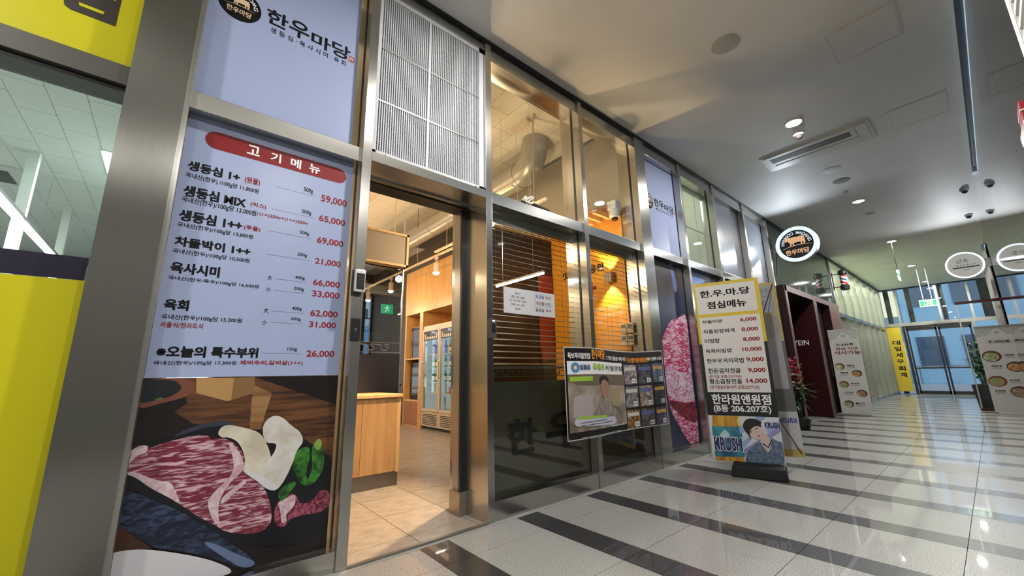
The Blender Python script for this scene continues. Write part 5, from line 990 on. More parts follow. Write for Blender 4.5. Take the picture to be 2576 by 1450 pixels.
# exit signs
GS = emis('exit_green', (.03, .60, .22), .45); GW = emis('exit_white', (.85, 1., .88), .6)
def run_man(face, mb, u, v, s, h):
    for q in ([(-.10, .26), (-.02, .34), (.06, .26), (-.02, .18)], [(-.14, .14), (.06, .18), (.02, -.08), (-.10, -.05)], [(-.10, -.05), (-.02, -.07), (-.16, -.36), (-.24, -.34)], [(-.02, -.06), (.05, -.02), (.22, -.22), (.16, -.28)], [(.04, .16), (.08, .10), (.26, .04), (.24, .10)], [(-.12, .14), (-.10, .07), (-.28, -.02), (-.30, .05)]):
        face.poly(mb, [(u+a*s, v+b*s) for a, b in q], h, .0008)
p = thing('exit_sign', (17.0, .92, 2.9), 'green and white exit sign with running man hanging from two rods near the street doors', 'exit sign')
Fx = Face((17.0, 0, 0), (0, -1, 0)); y0, y1, z0, z1 = .74, 1.12, 2.72, 2.93
bx('case', (17.003, 17.05, y0, y1, z0, z1), ALU, p); mb = MB(); Fx.rect(mb, -y1, -y0, z0, z1, .001); obj('lit_face', mb, GW, p)
mb = MB()
for a in (( -1.10, -1.03), (-.92, -.90), (-.83, -.76)): Fx.rect(mb, a[0], a[1], z0+.03, z1-.03, .002)
run_man(Fx, mb, -.975, 2.825, .26, .002); obj('green_pictogram', mb, GS, p)
for y in (.84, 1.02): obj('hanging_rod', MB().cyl((17.02, y, z1), (17.02, y, CZ), .009, 8), WHITE, p)
p = thing('exit_sign', (12.8, 1.07, 2.97), 'narrow white corridor exit sign with green arrow hanging under third downlight', 'exit sign')
bx('case', (12.66, 12.96, 1.055, 1.085, 2.97, 3.20), GW, p, bevel=.002); bx('cap', (12.64, 12.98, 1.04, 1.10, 3.20, 3.235), WHITE, p)
Fz = Face((0, 1.054, 0), (1, 0, 0)); mb = MB(); Fz.poly(mb, [(12.70, 3.085), (12.80, 3.15), (12.80, 3.11), (12.92, 3.11), (12.92, 3.06), (12.80, 3.06), (12.80, 3.02)], .001); obj('green_arrow', mb, GS, p)
mb = MB(); Face((12.658, 0, 0), (0, -1, 0)).poly(mb, [(-1.082, 3.09), (-1.07, 3.13), (-1.058, 3.09), (-1.07, 3.05)], .001); obj('green_mark', mb, GS, p)
obj('hanging_rod', MB().cyl((12.8, 1.07, 3.23), (12.8, 1.07, CZ), .006, 8), BM, p)
# fire alarm + louvre on the right wall
p = thing('fire_alarm', (3.0, WR, 2.05), 'red and white alarm box on the right wall at the picture edge', 'fire alarm')
bx('red_case', (2.88, 3.03, WR, WR+.045, 2.10, 2.20), mat('alarm_red', (.40, .012, .02), .35), p, bevel=.004); bx('white_base', (2.93, 3.10, WR, WR+.05, 2.045, 2.10), mat('alarm_white', (.7, .62, .6), .4), p, bevel=.004); bx('white_stripe', (2.877, 3.033, WR, WR+.047, 2.15, 2.158), WHITE, p)
p = thing('louvre_panel', (2.1, WR, 2.3), 'white louvred panel with brown gaps at the top right corner', 'louvre')
LWM = mat('louvre_white', (.72, .72, .68), .5); bx('edge_frame', (2.68, 2.76, WR-.02, WR+.004, 2.0, 3.88), LWM, p); bx('brown_backing', (1.4, 2.68, WR-.06, WR-.03, 2.0, 3.88), mat('louvre_brown', (.08, .045, .03), .6), p)
for i in range(26): bx('slat', (1.4, 2.68, WR-.03, WR, 2.02+i*.07, 2.045+i*.07), LWM, p)
# ================================================================== OFFICE CONTENTS
for i, (x, y, lab) in enumerate(((-1.66, 7.5, 'nearer'), (-1.68, 9.92, 'farther'))):
    p = thing('partition_post', (x, y, 0), 'white square post standing up to the office ceiling, %s of two' % lab, 'post', 'office posts'); bx('shaft', (x-.05, x+.05, y-.05, y+.05, 0, 3.91), mat('post_white', (.66, .70, .66), .5), p)
LED = emis('led_white', (.93, 1., 1.), 5.)
p = thing('linear_lamp', (-1.6, 8, 3.0), 'long glowing linear lamp hanging in the office window at left', 'lamp')
bx('diffuser', (-1.70, -1.62, 4.5, 9.6, 2.98, 3.0), LED, p); bx('housing', (-1.715, -1.605, 4.5, 9.6, 3.0, 3.04), ALU, p)
for y in (6, 8.5): obj('hanging_wire', MB().cyl((-1.66, y, 3.04), (-1.66, y, 3.91), .003, 5), ALU, p)
p = thing('ceiling_panel_light', (-.8, 7.3, 3.9), 'square bright ceiling panel light in the office beside the steel column', 'ceiling light')
bx('diffuser', (-1.0, -.4, 6.9, 7.72, 3.893, 3.90), LED, p); bx('frame', (-1.02, -.38, 6.88, 7.74, 3.9, 3.906), WHITE, p)
p = thing('ceiling_air_conditioner', (-2.3, 8.6, 3.9), 'square air conditioner grille in the office ceiling', 'air conditioner')
bx('panel', (-2.6, -1.9, 8.2, 9.0, 3.88, 3.905), mat('ac_white'), p); bx('intake_grille', (-2.45, -2.05, 8.36, 8.84, 3.872, 3.88), mat('fin_grey'), p)
p = thing('ceiling_disc', (-1.5, 10.7, 3.9), 'round recessed fitting in the office ceiling beyond the posts', 'ceiling fitting'); mb = MB(); obj('ring', MB().lathe([(.16, 0), (.16, -.015), (.13, -.018), (.002, -.01)], (-1.52, 10.66, 3.905), 24), mat('post_white'), p)
area('office_light', (-4.45, 6.5, 3.86), .8, 150, DAY, shape='RECTANGLE', size_y=7); area('office_light', (-.7, 7.3, 3.88), .55, 25, DAY, shape='RECTANGLE', size_y=.75); area('office_light', (-1.66, 7, 2.96), .06, 40, DAY, shape='RECTANGLE', size_y=5)  # first one is an added fill without fixture, out of view
# ================================================================== RESTAURANT CONTENTS
# counter
p = thing('counter', (1.2, 4.1, 0), 'low oak counter with a steel kickboard just inside the entrance', 'counter')
bx('body', (.55, 1.745, 3.82, 4.40, .12, .80), WOODC, p)
for a, b in ((.55, 1.02), (1.023, 1.40), (1.403, 1.742)): bx('front_board', (a, b, 3.80, 3.82, .13, .80), WOODC, p)
bx('end_frame', (1.742, 1.775, 3.80, 4.40, .12, .80), WOODL, p); bx('worktop', (.53, 1.785, 3.785, 4.42, .80, .83), WOODL, p, bevel=.003); bx('kickboard', (.56, 1.77, 3.815, 4.38, 0, .13), mat('kick_steel', (.20, .19, .18), .35, .8), p)
# glass screen with key pattern
p = thing('glass_screen', (1.4, 4.45, 0), 'dark tinted glass screen with a key pattern band behind the counter', 'screen')
x0, x1 = .3, 2.03
bx('tinted_pane', (x0, x1, 4.440, 4.448, .10, 2.30), CLRT, p); bx('dark_film', (x0, x1, 4.434, 4.438, .0, 1.245), mat('screen_film', (.035, .035, .05), .35), p)
bx('edge_strip', (x1, x1+.012, 4.43, 4.455, 0, 2.9), mat('bright_edge', (.5, .52, .55), .2, .5), p)
mb = MB(); KP = mat('key_grey', (.20, .21, .23), .5)
def kb(a, b, c, d): mb.box(a, b, 4.431, 4.434, c, d)
kb(x0, x1, 1.262, 1.270); kb(x0, x1, 1.372, 1.378)
u = x0
while u < x1-.17: kb(u, u+.07, 1.345, 1.357); kb(u+.06, u+.07, 1.285, 1.357); kb(u+.06, u+.15, 1.285, 1.297); kb(u+.14, u+.15, 1.285, 1.335); kb(u+.10, u+.15, 1.323, 1.335); kb(u+.10, u+.11, 1.323, 1.36); kb(u+.11, u+.16, 1.35, 1.36); u += .16
obj('key_pattern', mb, KP, p)
# hanging board
p = thing('hanging_board', (1.4, 4.25, 2.2), 'blank white board in a wooden frame hanging above the counter', 'sign')
x0, x1, z0, z1 = .7, 1.985, 2.235, 2.63
bx('white_face', (x0+.02, x1-.02, 4.22, 4.25, z0+.02, z1-.02), mat('board_white', (.30, .26, .21), .5), p)
for d in ((x0, x1, 4.20, 4.34, z1-.025, z1), (x0, x1, 4.20, 4.34, z0, z0+.025), (x0, x0+.025, 4.20, 4.34, z0, z1), (x1-.025, x1, 4.20, 4.34, z0, z1)): bx('frame_bar', d, WOODL, p)
bx('back_board', (x0, x1, 4.30, 4.34, z0, z1), WOODL, p)
for x in (1.83, .9): obj('hanging_wire', MB().cyl((x, 4.26, z1), (x, 4.26, 4.10), .004, 5), mat('pale_wire', (.6, .5, .35), .4), p)
# oak wall unit with fridge bay
p = thing('wall_unit', (4.2, 7, 0), 'tall oak wall unit framing the drinks fridge', 'cabinet')
ys = [5.95, 6.25, 6.62, 6.95, 7.25, 7.52, 7.82, 8.19]
for a, b in zip(ys[:-1], ys[1:]): bx('upper_panel', (3.85, 3.87, a+.002, b-.002, 2.28, 3.24), WOOD, p)
bx('upper_body', (3.87, 4.54, 5.95, 8.19, 2.28, 3.24), WOOD, p); bx('end_post', (3.83, 4.54, 5.72, 5.95, 0, 3.26), WOOD, p)
bx('side_wall', (3.86, 4.54, 7.38, 7.52, 0, 2.28), WOOD, p); bx('outer_side', (3.86, 4.54, 8.13, 8.19, 0, 2.28), WOOD, p); bx('back', (4.50, 4.54, 5.95, 8.19, 0, 2.28), WOOD, p)
bx('shelf', (3.87, 4.5, 7.52, 8.13, 1.33, 1.355), WOODL, p); bx('shelf', (3.87, 4.5, 7.52, 8.13, .49, .515), WOODL, p); bx('plinth', (3.88, 4.5, 7.52, 8.13, 0, .05), WOOD, p)
for a, b in ((7.525, 7.82), (7.825, 8.125)):
    dd = bx('cupboard_door', (3.86, 3.88, a, b, .05, .488), mat('brown_door', (.34, .16, .07), .4), p)
    k = 7.79 if a < 7.6 else 7.855; sub(dd, 'knob', MB().cyl((3.84, k, .43), (3.86, k, .43), .01, 8), mat('brass', (.7, .5, .2), .3, 1.))
p = thing('sterilizer', (4.15, 7.83, 1.36), 'dark cup sterilizer cabinet on the upper shelf of the wall unit', 'sterilizer cabinet')
bx('body', (3.96, 4.4, 7.58, 8.07, 1.36, 2.03), mat('pinkish_metal', (.32, .24, .19), .35, .4), p); bx('door_glass', (3.945, 3.96, 7.60, 8.0, 1.39, 1.93), mat('smoked_door', (.03, .015, .015), .12), p); bx('control_strip', (3.945, 3.96, 7.6, 8.05, 1.95, 2.01), BLACK, p); bx('handle', (3.925, 3.945, 8.02, 8.04, 1.6, 1.75), ALU, p)
p = thing('sterilizer', (4.15, 7.83, .52), 'black glass-fronted cup cabinet with racks on the lower shelf of the wall unit', 'sterilizer cabinet')
bx('body', (3.96, 4.4, 7.58, 8.07, .52, 1.27), BLACK, p); bx('door_glass', (3.945, 3.96, 7.61, 8.02, .56, 1.17), mat('smoked_door_2', (.04, .02, .012), .1), p)
for z in (.75, .95): bx('rack_edge', (3.940, 3.946, 7.62, 8.0, z, z+.01), ALU, p)
# fridge
p = thing('drinks_fridge', (4.2, 6.7, 0), 'two-door glass drinks fridge full of bottles in the oak wall unit', 'fridge')
FC = mat('fridge_cream', (.62, .52, .42), .4, .2); FI = emis('fridge_inside', (.75, .93, 1.), .15)
bx('back', (4.42, 4.46, 6.06, 7.36, .33, 1.90), FI, p); bx('side', (3.90, 4.46, 7.32, 7.36, .06, 1.97), FC, p); bx('side', (3.90, 4.46, 6.06, 6.09, .06, 1.97), FC, p)
bx('top', (3.87, 4.46, 6.06, 7.36, 1.90, 1.97), FC, p); bx('bottom', (3.90, 4.46, 6.06, 7.36, .07, .33), FC, p); bx('centre_post', (3.93, 3.97, 6.69, 6.73, .33, 1.9), FI, p)
bx('inner_side', (3.92, 4.42, 7.30, 7.32, .33, 1.9), FI, p)
SHZ = [.355, .66, .87, 1.145, 1.41]
for z in SHZ:
    for a, b in ((6.10, 6.70), (6.73, 7.30)): bx('shelf', (3.97, 4.42, a, b, z-.012, z), mat('shelf_white', (.75, .80, .82), .4), p)
for (a, b) in ((6.07, 6.70), (6.72, 7.355)):
    dr = MB()
    for d in ((a, b, .33, .38), (a, b, 1.86, 1.90), (a, a+.035, .38, 1.86), (b-.035, b, .38, 1.86)): dr.box(3.855, 3.895, d[0], d[1], d[2], d[3])
    dr = obj('door', dr, FC, p)
    sub(dr, 'door_pane', MB().box(3.872, 3.878, a+.035, b-.035, .38, 1.86), CLR)
    sub(dr, 'header_strip', MB().box(3.866, 3.871, a+.035, b-.035, 1.68, 1.85), mat('header_black', (.02, .015, .015), .4))
    mbh = MB(); Ff = Face((3.866, 0, 0), (0, -1, 0))
    for k, hh in enumerate((.11, .06, .05, .05, .05, .05, .10)): Ff.rect(mbh, -(b-.06)+k*.075, -(b-.06)+k*.075+.04, 1.70, 1.70+hh, .001)
    sub(dr, 'header_print', mbh, mat('header_tan', (.62, .42, .28), .5))
    mbh = MB(); yh = b+.02 if a > 6.5 else b+.005
    mbh.tube([(3.855, yh-.03, 1.27), (3.815, yh-.03, 1.25), (3.815, yh-.03, .97), (3.855, yh-.03, .95)], .014, 8); sub(dr, 'handle', mbh, mat('handle_white', (.72, .66, .58), .4))
    gl_ = MB(); gl_.box(3.862, 3.90, a, b, .06, .32); gp = obj('lower_grille', gl_, FC, p)
    mbh = MB()
    for k in range(7): mbh.box(3.858, 3.8625, a+.04, b-.06, .09+k*.03, .102+k*.03)
    sub(gp, 'grille_slots', mbh, BLACK)
bx('kick_gap', (3.92, 4.4, 6.08, 7.34, .0, .06), BLACK, p)
area('fridge_light', (3.95, 6.40, 1.84), .5, 1.3, (.8, .95, 1.), shape='RECTANGLE', size_y=.04, parent=p); area('fridge_light', (3.95, 7.02, 1.84), .5, 1.3, (.8, .95, 1.), shape='RECTANGLE', size_y=.04, parent=p)
# bottles
BP_ = [(.030, 0), (.032, .01), (.032, .13), (.026, .16), (.013, .19), (.012, .225)]
def bottle_proto(nm, body, cap, lab, prof, label, grp, lz=(.04, .11)):
    t = thing(nm, (0, 0, 0), label, 'bottle' if 'can' not in nm else 'can', grp)
    obj('body', MB().lathe(prof, n=12), body, t)
    zt = prof[-1][1]; r_ = prof[2][0]
    obj('cap', MB().lathe([(prof[-1][0]+.002, zt-.006), (prof[-1][0]+.002, zt+.012)], n=10), cap, t)
    if lab: obj('paper_label', MB().lathe([(r_+.0008, lz[0]), (r_+.0008, lz[1])], n=12), lab, t)
    return t
GRN = mat('green_glass', (.02, .22, .06), .12); BRN = mat('brown_glass', (.22, .09, .02), .12); BLU = mat('blue_glass', (.12, .12, .42), .15); CLG = mat('clear_bottle', (.55, .62, .62), .12)
LBW = mat('label_white', (.78, .80, .74), .5)
small = BP_; beer = [(.034, 0), (.036, .01), (.036, .14), (.028, .18), (.014, .21), (.013, .245)]; jar = [(.045, 0), (.047, .01), (.047, .19), (.04, .21), (.035, .225)]; can = [(.027, 0), (.031, .008), (.031, .11), (.027, .122)]
plan = [(1.41, BRN, GRN, mat('label_cream', (.6, .5, .3), .5), beer, 'brown beer bottle on the top fridge shelf, right door', BLU, 'dark blue-labelled beer bottle on the top fridge shelf, left door', mat('label_blue', (.15, .15, .45), .5)),
        (1.145, BLU, mat('cap_silver', (.6, .6, .6), .3, .8), LBW, small, 'blue-labelled bottle, second fridge shelf, right door', GRN, 'green bottle with white label on second fridge shelf, left door', LBW),
        (.87, GRN, GRN, LBW, small, 'green bottle with white label on middle fridge shelf, right door', GRN, 'green bottle with white label on middle fridge shelf, left door', LBW),
        (.66, mat('can_red', (.5, .02, .03), .3), ALU, None, can, 'drink can on fourth fridge shelf, right door', CLG, 'small clear water bottle on fourth fridge shelf, left door', None),
        (.355, CLG, mat('cap_green', (.05, .35, .2), .4), LBW, jar, 'clear bottle with green cap on bottom fridge shelf, right door', CLG, 'clear bottle with green cap on bottom fridge shelf, left door', LBW)]
for z, body, cap, lab, prof, lb1, body2, lb2, labm2 in plan:
    for side, (bm_, ll, lbl, ylo) in enumerate(((body, lab, lb1, 6.17), (body2, labm2, lb2, 6.80))):
        nm = 'drink_can' if (prof is can and side == 0) else 'bottle'
        pr = can if nm == 'drink_can' else (small if prof is can else prof)
        proto = bottle_proto(nm, bm_, cap if nm != 'drink_can' else ALU, ll, pr, lbl, lbl.replace('bottle', 'bottles', 1).replace('drink can', 'drink cans'))
        stp = .078 if pr is not jar else .105; cnt = 6 if pr is not jar else (3 if side else 4); ORD = ['leftmost', 'second from left', 'third from left', 'fourth from left', 'fifth from left', 'rightmost']
        for j in range(cnt):
            loc = (4.03+.03*(j % 2), ylo+(cnt-1-j)*stp, z); ll_ = lbl+', '+(ORD[j] if j < cnt-1 else 'rightmost')
            if j == 0: proto.location = loc; proto['label'] = ll_
            else:
                c_ = copy_thing(proto, loc, ll_)
                if nm == 'drink_can' and j > 2:
                    for ch in c_.children:
                        if ch.name.startswith('body'): ch.data = ch.data.copy(); ch.data.materials[0] = mat('can_green', (.05, .4, .08), .3)
# box on top of the fridge
p = thing('carton', (4.1, 6.2, 1.97), 'small pinkish carton on top of the fridge', 'box'); bx('carton_body', (4.0, 4.25, 6.12, 6.32, 1.97, 2.12), mat('pink_carton', (.5, .32, .25), .6), p, bevel=.002)
p = thing('folded_cloth', (4.0, 6.5, 1.97), 'crumpled cloth lying on the fridge top', 'cloth'); obj('cloth_folds', MB().sphere((4.0, 6.5, 1.985), .05, 10, 6, .4).sphere((4.02, 6.57, 1.99), .04, 10, 6, .5), mat('dusty_cloth', (.55, .42, .28), .8), p)
# duct
DM = mat('duct_grey', (.40, .39, .36), .35, .4)
p = thing('ventilation_duct', (3.38, 5, 3.72), 'thick round ventilation duct with an elbow running under the ceiling', 'duct')
def torus(c, Rr, r, a0, a1, n=12, m=20):
    mb = MB(); vs = []; fs = []; mb.sm = True
    for i in range(n+1):
        a = a0+(a1-a0)*i/n; cc = Vector((c[0], c[1]+Rr*math.cos(a), c[2]+Rr*math.sin(a))); rad = Vector((0, math.cos(a), math.sin(a)))
        for k in range(m): b = 6.2832*k/m; vs.append(cc+rad*(r*math.cos(b))+Vector((1, 0, 0))*(r*math.sin(b)))
    for i in range(n):
        for k in range(m): fs.append((i*m+k, i*m+(k+1) % m, (i+1)*m+(k+1) % m, (i+1)*m+k))
    return mb.add(vs, fs)
rr = .175; dx = 3.42; dz = 3.70
mb = MB().cyl((dx, 3.80, dz), (dx, 11.5, dz), rr, 28); mb.sm = True; obj('long_run', mb, DM, p)
obj('elbow', torus((dx, 3.80, dz+.30), .30, rr, R(-90), R(-180)), DM, p)
mb = MB().cyl((dx, 3.50, dz+.30), (dx, 3.50, 4.12), rr, 28); mb.sm = True; obj('riser', mb, DM, p)
for y in (3.80, 5.0, 6.2, 7.4, 8.6): obj('joint_band', MB().cyl((dx, y-.012, dz), (dx, y+.012, dz), rr+.006, 28), DM, p)
obj('joint_band', MB().cyl((dx, 3.5, dz+.29), (dx, 3.5, dz+.31), rr+.006, 28), DM, p)
for y in (4.3, 6.5): obj('hanger', MB().cyl((dx-.18, y, dz), (dx-.18, y, 4.1), .005, 5), BM, p)
# conduit with track, ceiling fitting and threads
p = thing('conduit_pipe', (3.04, 3.12, 4.1), 'thin steel conduit hanging from the ceiling down to a light track', 'pipe')
obj('bent_pipe', MB().tube([(3.02, 3.08, 4.10), (3.045, 3.12, 4.05), (3.05, 3.14, 3.95), (3.05, 3.14, 2.955)], .013, 10), mat('conduit_steel', (.55, .50, .38), .3, .9), p); bx('clamp', (3.0, 3.09, 3.10, 3.18, 2.93, 2.955), FC, p)
TRK = mat('track_cream', (.72, .56, .40), .4)
def track(nm, x, y0, y1, z, lab, zc=4.10, wires=()):
    p = thing(nm, (x, (y0+y1)/2, z), lab, 'light track', 'ceiling light tracks'); bx('rail_profile', (x-.017, x+.017, y0, y1, z, z+.028), TRK, p)
    for y in wires: obj('hanging_wire', MB().cyl((x, y, z+.03), (x, y, zc), .0035, 5), mat('pale_wire', (.6, .5, .35), .4), p)
    return p
track('light_track', 2.5, 2.9, 3.7, 2.9, 'short light track added out of sight behind the right door post', wires=(3.6,))  # added to carry a lamp kept out of sight
track('light_track', 3.0, 2.90, 5.4, 2.90, 'cream light track hanging near the front windows above the blinds', wires=(3.9,))
track('light_track', 3.15, 5.0, 9.2, 2.92, 'cream light track seen through the doorway in front of the oak wall unit', wires=(5.3, 6.3))
track('light_track', 1.55, 5.0, 10.5, 2.75, 'dim light track seen through the tinted glass screen', wires=(6.5,))
SHL = mat('lamp_shell', (.70, .52, .42), .35)
def track_lamp(x, y, z, lab, pw=12, aim=(0, 0), col=WARM, glow=.30, sf=.06, cone=125):
    p = thing('track_lamp', (x, y, z), lab, 'track lamp', 'warm track lamps')
    obj('stem', MB().box(x-.018, x+.018, y-.03, y+.03, z-.05, z), SHL, p)
    obj('yoke', MB().tube([(x, y-.035, z-.14), (x, y-.03, z-.09), (x, y-.01, z-.06), (x, y+.01, z-.06), (x, y+.03, z-.09), (x, y+.035, z-.14)], .007, 6), SHL, p)
    mb = MB().lathe([(.035, .0), (.047, -.01), (.047, -.14), (.056, -.165)], (x, y, z-.11), 20); obj('shell', mb, SHL, p)
    mb = MB().lathe([(.052, -.166), (.050, -.185), (.03, -.20), (.002, -.203)], (x, y, z-.11), 18); obj('bulb_face', mb, emis('warm_bulb', (1., .78, .5), 12.), p)
    spot('lamp', (x, y, z-.33), pw*sf*.55, col, (aim[0], aim[1], 0), R(cone), .6, p)
    l = bpy.data.lights.new('ceiling_fill', 'POINT'); l.energy = pw*glow*.55; l.color = col; l.shadow_soft_size = .05; lo = bpy.data.objects.new('ceiling_fill', l); COL.objects.link(lo); lo.location = (x, y, z-.46); lo.parent = p; lo.matrix_parent_inverse = Matrix.Translation(-Vector(p['base']))  # point light hung below the bulb, added to brighten the ceiling
    return p
track_lamp(3.15, 5.62, 2.92, 'warm spotlight hanging from the track in the doorway, before the oak unit', 38)
track_lamp(3.15, 7.4, 2.92, 'warm spotlight farther along the doorway track', 70); track_lamp(3.15, 8.6, 2.92, 'warm spotlight at the far end of the doorway track', 90)
track_lamp(1.55, 6.3, 2.75, 'spotlight behind the dark glass screen, nearest the hanging board', 90); track_lamp(1.55, 8.0, 2.75, 'spotlight behind the dark glass screen, middle one', 90); track_lamp(1.55, 9.6, 2.75, 'spotlight behind the dark glass screen, near the back window', 60)
track_lamp(2.5, 3.3, 2.90, 'warm spotlight added out of sight by the front windows to light the orange wall', 280, (0, R(45)), glow=.17, sf=2.1, cone=78); track_lamp(3.0, 4.6, 2.90, 'second warm spotlight by the front windows', 110, (0, R(20)))  # first lamp is added, hidden behind the post to light wall and corridor ceiling
track('light_track', 2.2, 3.1, 3.5, 3.2, 'very short light track added out of sight above the entrance floor', wires=(3.3,))  # track and its lamp are added, hidden behind the grille film
track_lamp(2.2, 3.3, 3.2, 'warm spotlight added out of sight above the restaurant entrance floor', 40)
track('light_track', .7, 4.8, 8.4, 2.9, 'light track added out of view over the seating side of the restaurant', wires=(5.5, 7.5))  # unseen track and two lamps added to brighten the restaurant ceiling
track_lamp(.7, 5.2, 2.9, 'warm spotlight added out of view over the seating side, near the counter', 230); track_lamp(.7, 7.6, 2.9, 'warm spotlight added out of view over the seating side, farther in', 230)
area('room_glow', (1.2, 5.2, 3.95), 1.6, 6, (1, .68, .38), shape='RECTANGLE', size_y=4)  # added fill light with no fixture, kept out of view
p = thing('ceiling_batten', (3.04, 3.33, 4.1), 'small white batten box screwed to the ceiling with threads hanging down', 'ceiling fitting')
bx('box_body', (2.99, 3.075, 3.18, 3.48, 4.05, 4.10), mat('batten_white', (.72, .62, .48), .5), p, bevel=.003)
for y in (3.22, 3.43): obj('thread', MB().cyl((3.03, y, 2.9), (3.03, y, 4.05), .002, 4), mat('pale_wire'), p)
p = thing('ceiling_air_conditioner', (2.1, 6.4, 4.1), 'ceiling air conditioner cassette seen at the top of the doorway', 'air conditioner')
bx('panel', (1.5, 2.41, 5.95, 6.80, 4.075, 4.10), mat('ac_warm', (.66, .55, .42), .5), p, bevel=.006); bx('intake_grille', (1.7, 2.2, 6.1, 6.62, 4.068, 4.076), mat('grille_brown', (.16, .11, .07), .5), p)
# dark partition with red strip
p = thing('partition', (3.4, 3.88, 0), 'tall black partition behind the half-open blind', 'partition'); bx('panel', (2.78, 4.04, 3.86, 3.92, 0, 2.86), DARKP, p); bx('brass_cap', (2.78, 4.04, 3.85, 3.93, 2.86, 2.89), mat('dull_brass', (.35, .24, .10), .35, .8), p)
p = thing('red_strip_banner', (3.85, 3.83, 1.1), 'narrow orange-red hanging strip on the black partition', 'banner'); mb = MB(); Face((0, 3.85, 0), (1, 0, 0)).poly(mb, [(3.74, 1.30), (3.78, 1.15), (3.99, 1.19), (4.02, 1.30), (4.02, 2.35), (3.74, 2.35)], .004, .003); obj('cloth', mb, mat('red_orange_cloth', (.26, .028, .008), .5), p)
# thin glowing bar broken up by the blind slats
p = thing('linear_lamp', (2.9, 3.2, 2.1), 'thin white bar glowing between the blind slats', 'lamp'); bx('diffuser', (2.745, 2.765, 2.75, 3.52, 1.975, 1.992), emis('strip_white', (1., .98, .94), 10.), p); bx('housing', (2.742, 2.768, 2.74, 3.53, 1.992, 2.01), ALU, p)
for y in (2.9, 3.4): obj('hanging_wire', MB().cyl((2.755, y, 2.01), (2.755, y, 4.1), .0015, 4), ALU, p)
# sconce and things on the orange wall
p = thing('wall_sconce', (4.02, 2.87, 2.1), 'square up and down wall lamp on the orange wall', 'wall lamp'); bx('case', (3.97, 4.05, 2.81, 2.91, 2.08, 2.20), mat('sconce_grey', (.45, .42, .36), .4), p)
spot('lamp', (4.0, 2.86, 2.22), 26, (1, .70, .32), (R(180), 0, 0), R(95), .5, p, .02); spot('lamp', (4.0, 2.86, 2.06), 26, (1, .70, .32), (0, 0, 0), R(95), .5, p, .02)
FO = Face((4.05, 0, 0), (0, -1, 0)); p = thing('orange_wall_print', (4.05, 3.0, 1.5), 'black, red and white Korean lettering printed on the orange wall', 'wall print')
mb = MB(); FO.text(mb, '응원', -3.20, -2.97, 2.26, 2.36, .002, .04); obj('black_lettering', mb, INK, p)
mb = MB(); FO.text(mb, '늘', -3.36, -3.24, 2.26, 2.36, .002, .04); FO.text(mb, '맛집', -3.66, -3.42, 2.26, 2.36, .002, .04); obj('black_lettering', mb, INK, p)
mb = MB(); FO.rect(mb, -3.20, -3.155, 1.98, 2.14, .002); FO.rect(mb, -3.24, -3.10, 2.04, 2.085, .002); obj('red_cross_mark', mb, REDP, p)
CI = mat('cream_letter', (.85, .66, .42), .5)
mb = MB(); FO.text(mb, '신', -3.22, -3.10, 1.90, 1.96, .002, .02); FO.text(mb, '3~4마리가 해당되는', -3.23, -2.74, 1.735, 1.79, .002, .02); FO.text(mb, '불고기 전문점에서도', -3.25, -2.735, 1.655, 1.71, .002, .02); FO.text(mb, '맛보기 힘든', -3.25, -3.05, 1.585, 1.63, .002, .02); obj('cream_lettering', mb, CI, p)
for j, z in enumerate((1.08, 1.215)):
    for i, y in enumerate((2.60, 2.69)):
        p = thing('wall_thermostat', (4.04, y, z), 'white control panel with dark screen on the orange wall, %s row, %s' % (('lower', 'upper')[j], ('right', 'left')[i]), 'control panel')
        bx('case', (4.025, 4.05, y+.003, y+.083, z+.22, z+.34), mat('panel_white', (.70, .62, .50), .5), p, bevel=.003); bx('screen', (4.02, 4.026, y+.015, y+.07, z+.285, z+.325), mat('lcd_grey', (.10, .11, .10), .3), p)
# timber eave ornament
p = thing('timber_eave', (3.9, 3.1, 2.95), 'row of overlapping timber boards like a small eave above the orange wall', 'wall ornament')
for i in range(8):
    y = 2.76+i*.135; mb = MB(); V = []
    for x in (3.62, 4.05):
        zz = 2.86 if x < 4 else 3.06
        V += [(x, y, zz), (x, y+.125, zz+.03), (x, y+.125, zz+.055), (x, y, zz+.025)]
    mb.add(V, [(0, 1, 2, 3), (7, 6, 5, 4), (0, 4, 5, 1), (1, 5, 6, 2), (2, 6, 7, 3), (3, 7, 4, 0)]); obj('board', mb, WOOD, p)
    bx('rafter', (3.72, 4.05, y+.05, y+.09, 2.90, 2.96), WOODL, p)
p = thing('dome_camera', (3.95, 2.66, 2.85), 'white indoor dome camera on a wall bracket in the upper window', 'security camera')
bx('bracket', (3.86, 3.99, 2.60, 2.72, 2.93, 3.04), WHITE, p, bevel=.01); obj('body', MB().lathe([(.062, 0), (.068, -.03), (.066, -.09), (.05, -.11)], (3.92, 2.66, 2.94), 22), WHITE, p); obj('lens_dome', MB().lathe([(.042, 0), (.038, -.025), (.02, -.04), (.002, -.043)], (3.92, 2.66, 2.83), 16), mat('lens_brown', (.06, .03, .015), .1), p)
# exit sign inside
p = thing('exit_sign', (3.76, 9.0, 2.4), 'green exit sign hanging before the back window of the restaurant', 'exit sign')
Fq = Face((0, 8.98, 0), (1, 0, 0)); bx('case', (3.62, 3.90, 8.98, 9.02, 2.44, 2.66), ALU, p); mb = MB(); Fq.rect(mb, 3.62, 3.90, 2.44, 2.66, .001); obj('lit_face', mb, GS, p); mb = MB(); run_man(Fq, mb, 3.76, 2.56, .24, .002); obj('white_pictogram', mb, GW, p); obj('hanging_rod', MB().cyl((3.76, 9.0, 2.66), (3.76, 9.0, 4.1), .006, 6), BLACK, p)
